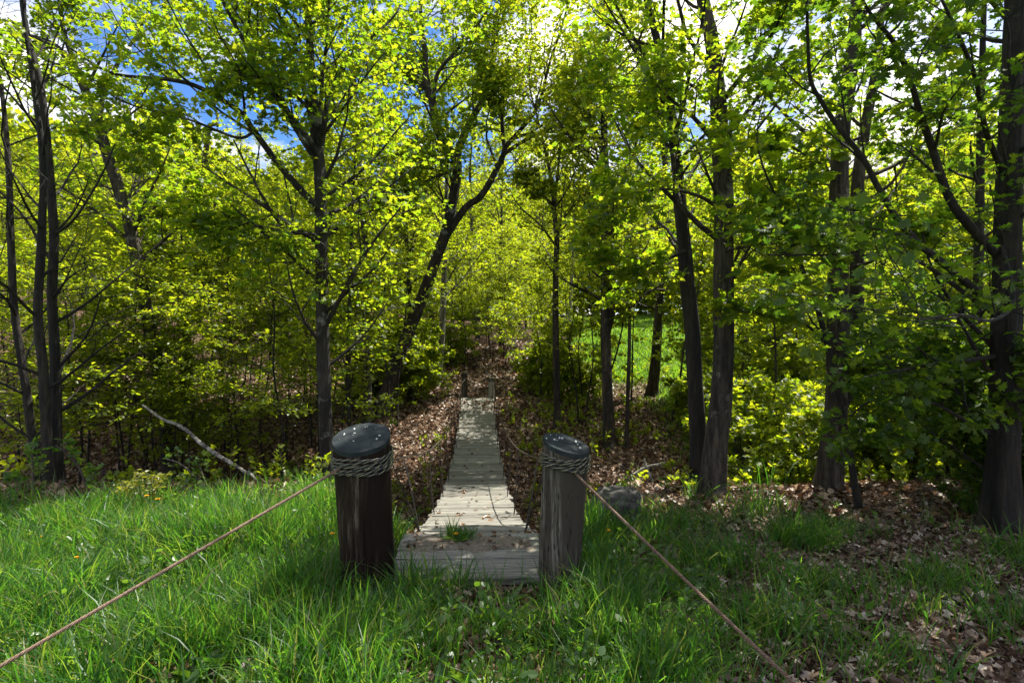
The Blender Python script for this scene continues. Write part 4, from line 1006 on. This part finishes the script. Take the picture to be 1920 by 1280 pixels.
# low broad-leaved weeds among the grass
mb = MB()
x, y = scatter(5200, -6.5, 4.5, 2.0, 6.6)
k = (rng.random(len(x)) < np.clip(.15 + 1.2 * (fbm(x * 1.1, y * 1.1, 77) - .35), 0, 1) * (1 - .85 * sm((x - .9) / .8))) & ((x < -.75) | (x > .2) | (y < 3.4)) & ~on_deck(x, y) & ~near_post(x, y) & (np.abs(x) < .95 * y + .4) & (y < lip(x) + .5); x, y = x[k], y[k]
nS = len(x); hgt = .08 + .20 * rng.random(nS)
b = np.stack([x, y, H(x, y)], -1); a = rng.random(nS) * 6.28
tip = b + np.stack([np.cos(a) * hgt * .35, np.sin(a) * hgt * .35, hgt], -1)
paths = np.stack([b, b * .5 + tip * .5 + np.array([0, 0, .01]), tip], 1)
h_ = nS // 2; leaves_on(mb, paths[:h_], 20, .026, LEAF_OVAL, .8, .0, .008, .25); leaves_on(mb, paths[h_:], 12, .045, LEAF_OVAL, .7, .0, .012, .3)
mb.add(*tubes(paths, np.full((nS, 3), .0016), 3))
n = 260; x, y = scatter(n, -5.5, 1.4, 2.2, 5.2); q = ~on_deck(x, y) & ~near_post(x, y); x, y = x[q], y[q]   # broad basal rosettes
for a_ in range(6):
    an = a_ * 1.05 + rng.random(len(x)); ax = np.stack([np.cos(an), np.sin(an), .55 + .5 * rng.random(len(x))], -1)
    leaf_geo(mb, np.stack([x, y, H(x, y) + .01], -1), ax, nrm(Zv + .3 * rng.normal(size=(len(x), 3))), .09 + .11 * rng.random(len(x)), (LEAF_OVAL[0] * np.array([1, .45, 1]), LEAF_OVAL[1]))
tag(mb.build('weeds', M['weed'], smooth=False), 'low leafy weeds mixed into the grass', 'weeds', kind='stuff')

# seedlings over the gully banks
mb = MB()
x, y = scatter(5200, -11, 7, 6.4, 22)
k = (y > edge_y(x) - .1) & (rng.random(len(x)) < np.clip(2.2 * (fbm(x * .7, y * .7, 97) - .38), 0, 1)) & (np.abs(x + .326 + .057 * (y - 4.64)) > .75); x, y = x[k], y[k]
nS = len(x); hgt = .10 + .42 * rng.random(nS) ** 1.5; b = np.stack([x, y, H(x, y)], -1); a = rng.random(nS) * 6.28
tip = b + np.stack([np.cos(a) * hgt * .4, np.sin(a) * hgt * .4, hgt], -1); paths = np.stack([b, b * .45 + tip * .55 + np.array([0, 0, .02]), tip], 1)
leaves_on(mb, paths, 14, .062, LEAF_LOBED, .6, .0, .03, .3); mb.add(*tubes(paths, np.full((nS, 3), .002), 3))
tag(mb.build('undergrowth', M['beech'], smooth=False), 'yellow-green seedlings scattered over the leafy gully banks', 'undergrowth', kind='stuff')

# dead leaves
mb = MB()
def dead(x, y, size, lift=.012):
    z = H(x, y) + lift * rng.random(len(x)) * 2
    e = .05; gx = (H(x + e, y) - H(x - e, y)) / (2 * e); gy = (H(x, y + e) - H(x, y - e)) / (2 * e)
    no = nrm(np.stack([-gx, -gy, 1 + 0 * gx], -1) + .45 * rng.normal(size=(len(x), 3)))
    ax = rng.normal(size=(len(x), 3)); ax = ax - no * (ax * no).sum(1, keepdims=True)
    leaf_geo(mb, np.stack([x, y, z], -1), ax, no, size, LEAF_LOBED_L)
LEAF_LOBED_L = (LEAF_LOBED[0] * np.array([1, 1, 3.2]), LEAF_LOBED[1])
x, y = scatter(46000, -.4, 7.0, 1.8, 7.4); k = (rng.random(len(x)) < sm((x - .1) / .7)) & ~on_deck(x, y) & (np.abs(x) < .95 * y + .5); x, y = x[k], y[k]
dead(x, y, .018 + .05 * rng.random(len(x)) ** 1.5)
tag(mb.build('old_leaf_litter', M['old_litter'], smooth=False), 'faded pinkish dead leaves on the near bank', 'leaf litter', kind='stuff'); mb = MB()
x, y = scatter(3600, -.6, .5, 2.6, 3.9); k = ~near_post(x, y) & ~on_deck(x, y); dead(x[k], y[k], .035 + .04 * rng.random(k.sum()))
x, y = scatter(5000, -6, 0, 1.8, 6.6); k = ~near_post(x, y) & ~on_deck(x, y); dead(x[k], y[k], .035 + .04 * rng.random(k.sum()), .03)
x, y = scatter(80000, -12, 8, 5.4, 21); k = (y > edge_y(x) - 1.2) & (rng.random(len(x)) > cover(x, y)) & ~on_deck(x, y); x, y = x[k], y[k]
dead(x, y, .035 + .085 * rng.random(len(x)) ** 1.3, .02)
x, y = scatter(16000, -9, 3, 20, 30); k = (rng.random(len(x)) > cover(x, y)); x, y = x[k], y[k]
dead(x, y, .10 + .07 * rng.random(len(x)), .02)
x, y = scatter(110, -.84, .15, 4.33, 4.72); leaf_geo(mb, np.stack([x, y, .118 + .02 * rng.random(len(x))], -1), rng.normal(size=(len(x), 3)) * np.array([1, 1, .2]), nrm(Zv + .5 * rng.normal(size=(len(x), 3))), .015 + .03 * rng.random(len(x)), LEAF_LOBED_L)
y = rng.uniform(4.8, 17.5, 120); x = deck_x(y) + rng.uniform(-.48, .48, 120); leaf_geo(mb, np.stack([x, y, deck_z(y) + .012], -1), rng.normal(size=(120, 3)) * np.array([1, 1, .1]), nrm(Zv + .25 * rng.normal(size=(120, 3))), .03 + .04 * rng.random(120), LEAF_LOBED_L)
tag(mb.build('leaf_litter', M['litter'], smooth=False), 'brown dead leaves covering the bank and the gully floor', 'leaf litter', kind='stuff')

# ------------------------------------------------------------------ small plants one can point at
def dandelion(label, px, py, Y, stem=.16, z0=None, r=.021):
    h = P(px, py, Y); b = np.array([h[0] + .02, h[1], float(H(h[0], h[1])) if z0 is None else z0])
    root = empty('dandelion', b, label, 'flower', 'dandelions in the grass')
    c = h - b; mb = MB(); mb.add(*tubes(np.array([[[0, 0, -.01], c * .5 + np.array([.008, 0, 0]), c]]), np.full((1, 3), .0022), 5)); mb.build('stem', M['stem'], root)
    mb = MB(); n = 46; a = rng.random(n) * 6.28; e = rng.random(n) ** .7
    ax = np.stack([np.cos(a), np.sin(a), .25 + 1.3 * (1 - e)], -1); leaf_geo(mb, np.tile(c, (n, 1)), ax, nrm(Zv + .3 * rng.normal(size=(n, 3))), r * (.75 + .35 * e), LEAF_OVAL)
    mb.build('flower_head', M['yellow'], root, smooth=False)
    mb = MB(); n = 7; a = np.arange(n) / n * 6.28 + rng.random(n); ax = np.stack([np.cos(a), np.sin(a), .5 + 0 * a], -1)
    leaf_geo(mb, np.zeros((n, 3)), ax, nrm(Zv + .2 * rng.normal(size=(n, 3))), .09 + .05 * rng.random(n), (LEAF_OVAL[0] * np.array([1, .5, 1]), LEAF_OVAL[1]))
    mb.build('leaf_rosette', M['weed'], root, smooth=False)
dandelion('dandelion just left of the dark tarred post', 623, 1001, 4.3)
dandelion('dandelion growing from the tuft on the bridge landing', 855, 1001, 4.5, z0=.12)
dandelion('dandelion right of the grey cracked post below the boulder', 1140, 995, 4.5)
dandelion('dandelion low in the grass near the left edge', 76, 1007, 4.5)
dandelion('dandelion at the back of the grass, above the one near the left edge', 141, 961, 5.1)
dandelion('drooping dandelion half buried in grass above the left cable', 143, 1046, 3.9)
dandelion('first dandelion under the yellow fern shoots', 275, 930, 5.2)
dandelion('second dandelion under the yellow fern shoots', 296, 936, 5.15)

tuft = empty('grass_tuft', (-.42, 4.55, .10), 'grass tuft sprouting from the dirt on the bridge landing', 'grass tuft')
mb = MB(); n = 230; x = rng.normal(size=n) * .075; y = rng.normal(size=n) * .05
blades(mb, x, y, .05 + .12 * rng.random(n), .004 + .004 * rng.random(n), .2 + .8 * rng.random(n), np.full(n, .0))
n = 40; blades(mb, -.06 + rng.normal(size=n) * .02, rng.normal(size=n) * .02, .14 + .12 * rng.random(n), .005 + .003 * rng.random(n), .1 + .4 * rng.random(n), np.full(n, .0))
n = 90; blades(mb, .38 + rng.normal(size=n) * .13, rng.normal(size=n) * .04, .02 + .05 * rng.random(n), .004 + .003 * rng.random(n), .2 + .8 * rng.random(n), np.full(n, .0))
mb.build('blade', M['grass'], tuft)['kind'] = 'stuff'

def fern(label, px, ptop, Y, n):
    x = (px - 960) / F * Y; b = np.array([x, Y, float(H(x, Y))]); top = 1.7 - (ptop - 640) / F * Y - b[2]
    root = empty('fern', b, label, 'fern', 'yellow fern shoots at the grass edge'); st = MB(); lf = MB()
    a = rng.random(n) * 6.28; h = top * (.75 + .3 * rng.random(n)); sp = .10 * rng.random(n)
    p0 = np.zeros((n, 3)); p1 = np.stack([np.cos(a) * sp * .5, np.sin(a) * sp * .5, h * .6], -1); p2 = np.stack([np.cos(a) * sp, np.sin(a) * sp, h], -1); p3 = p2 + np.stack([np.cos(a) * .09, np.sin(a) * .09, .01 + 0 * a], -1)
    pt = np.stack([p0, p1, p2, p3], 1); st.add(*tubes(pt, np.tile(np.array([.004, .0035, .0028, .0015]), (n, 1)), 5)); st.build('stem', M['fern'], root)['kind'] = 'stuff'
    leaves_on(lf, pt[:, 2:], 14, .045, (LEAF_OVAL[0] * np.array([1, .6, 1]), LEAF_OVAL[1]), .6, .1, .004, .0); leaves_on(lf, pt[:, 1:3], 4, .04, LEAF_OVAL, .6, .1, .004, .4)
    lf.build('foliage', M['fern'], root, smooth=False)
fern('clump of tall yellow fern shoots at the back of the grass', 282, 890, 5.35, 8)
fern('smaller yellow fern clump left of the tall one', 250, 893, 5.45, 5)

def shrublet(label, traces, Y, leaf='weed', ls=.06):
    root = None; st = MB(); lf = MB()
    for tr in traces:
        C, R = stem3(tr, Y, .15 * rng.normal())
        if root is None:
            o = np.array([C[0, 0], C[0, 1], float(H(C[0, 0], C[0, 1]))]); root = empty('seedling', o, label, 'shrub', 'leafy seedlings along the grass edge')
            C = np.vstack([o - np.array([0, 0, .03]), C]); R = np.concatenate([[R[0]], R])
        C, R = resample(C, R, 12); st.add(*tubes(C[None], R[None], 5))
        c, r = offspring(C[None], R[None], 7, .4, 1, .32, 55, .2, .3, .15, 4); st.add(*tubes(c, np.maximum(r, .0015), 3))
        leaves_on(lf, c, 6, ls, LEAF_LOBED, .5, .05, .01)
    st.build('stem', M['twig'], root, off=o)['kind'] = 'stuff'; lf.build('foliage', M[leaf], root, smooth=False, off=o)
shrublet('bright leafy seedling at the foot of the bare many-stemmed tree', [[(165, 925, 6), (150, 880, 5), (125, 850, 4), (105, 835, 3)], [(170, 930, 5), (175, 900, 4), (180, 885, 3)]], 6.4)
shrublet('small leafy seedling with a bare white stalk left of the many-stemmed tree', [[(62, 925, 5), (61, 880, 4), (60, 845, 3)], [(40, 930, 4), (35, 905, 3), (20, 890, 2)]], 6.3)
shrublet('thin arching seedling right of the tall yellow ferns', [[(390, 945, 5), (370, 900, 4), (340, 870, 3), (312, 860, 2)], [(395, 940, 4), (380, 890, 3), (368, 860, 2)]], 6.3, ls=.045)
shrublet('yellowish seedling by the end of the pale dead limb', [[(335, 940, 4), (345, 915, 3), (350, 900, 2)]], 6.1, ls=.05)

print('leaf verts', sum(c[1] for c in CROWN_STATS), 'objects', len(bpy.data.objects))
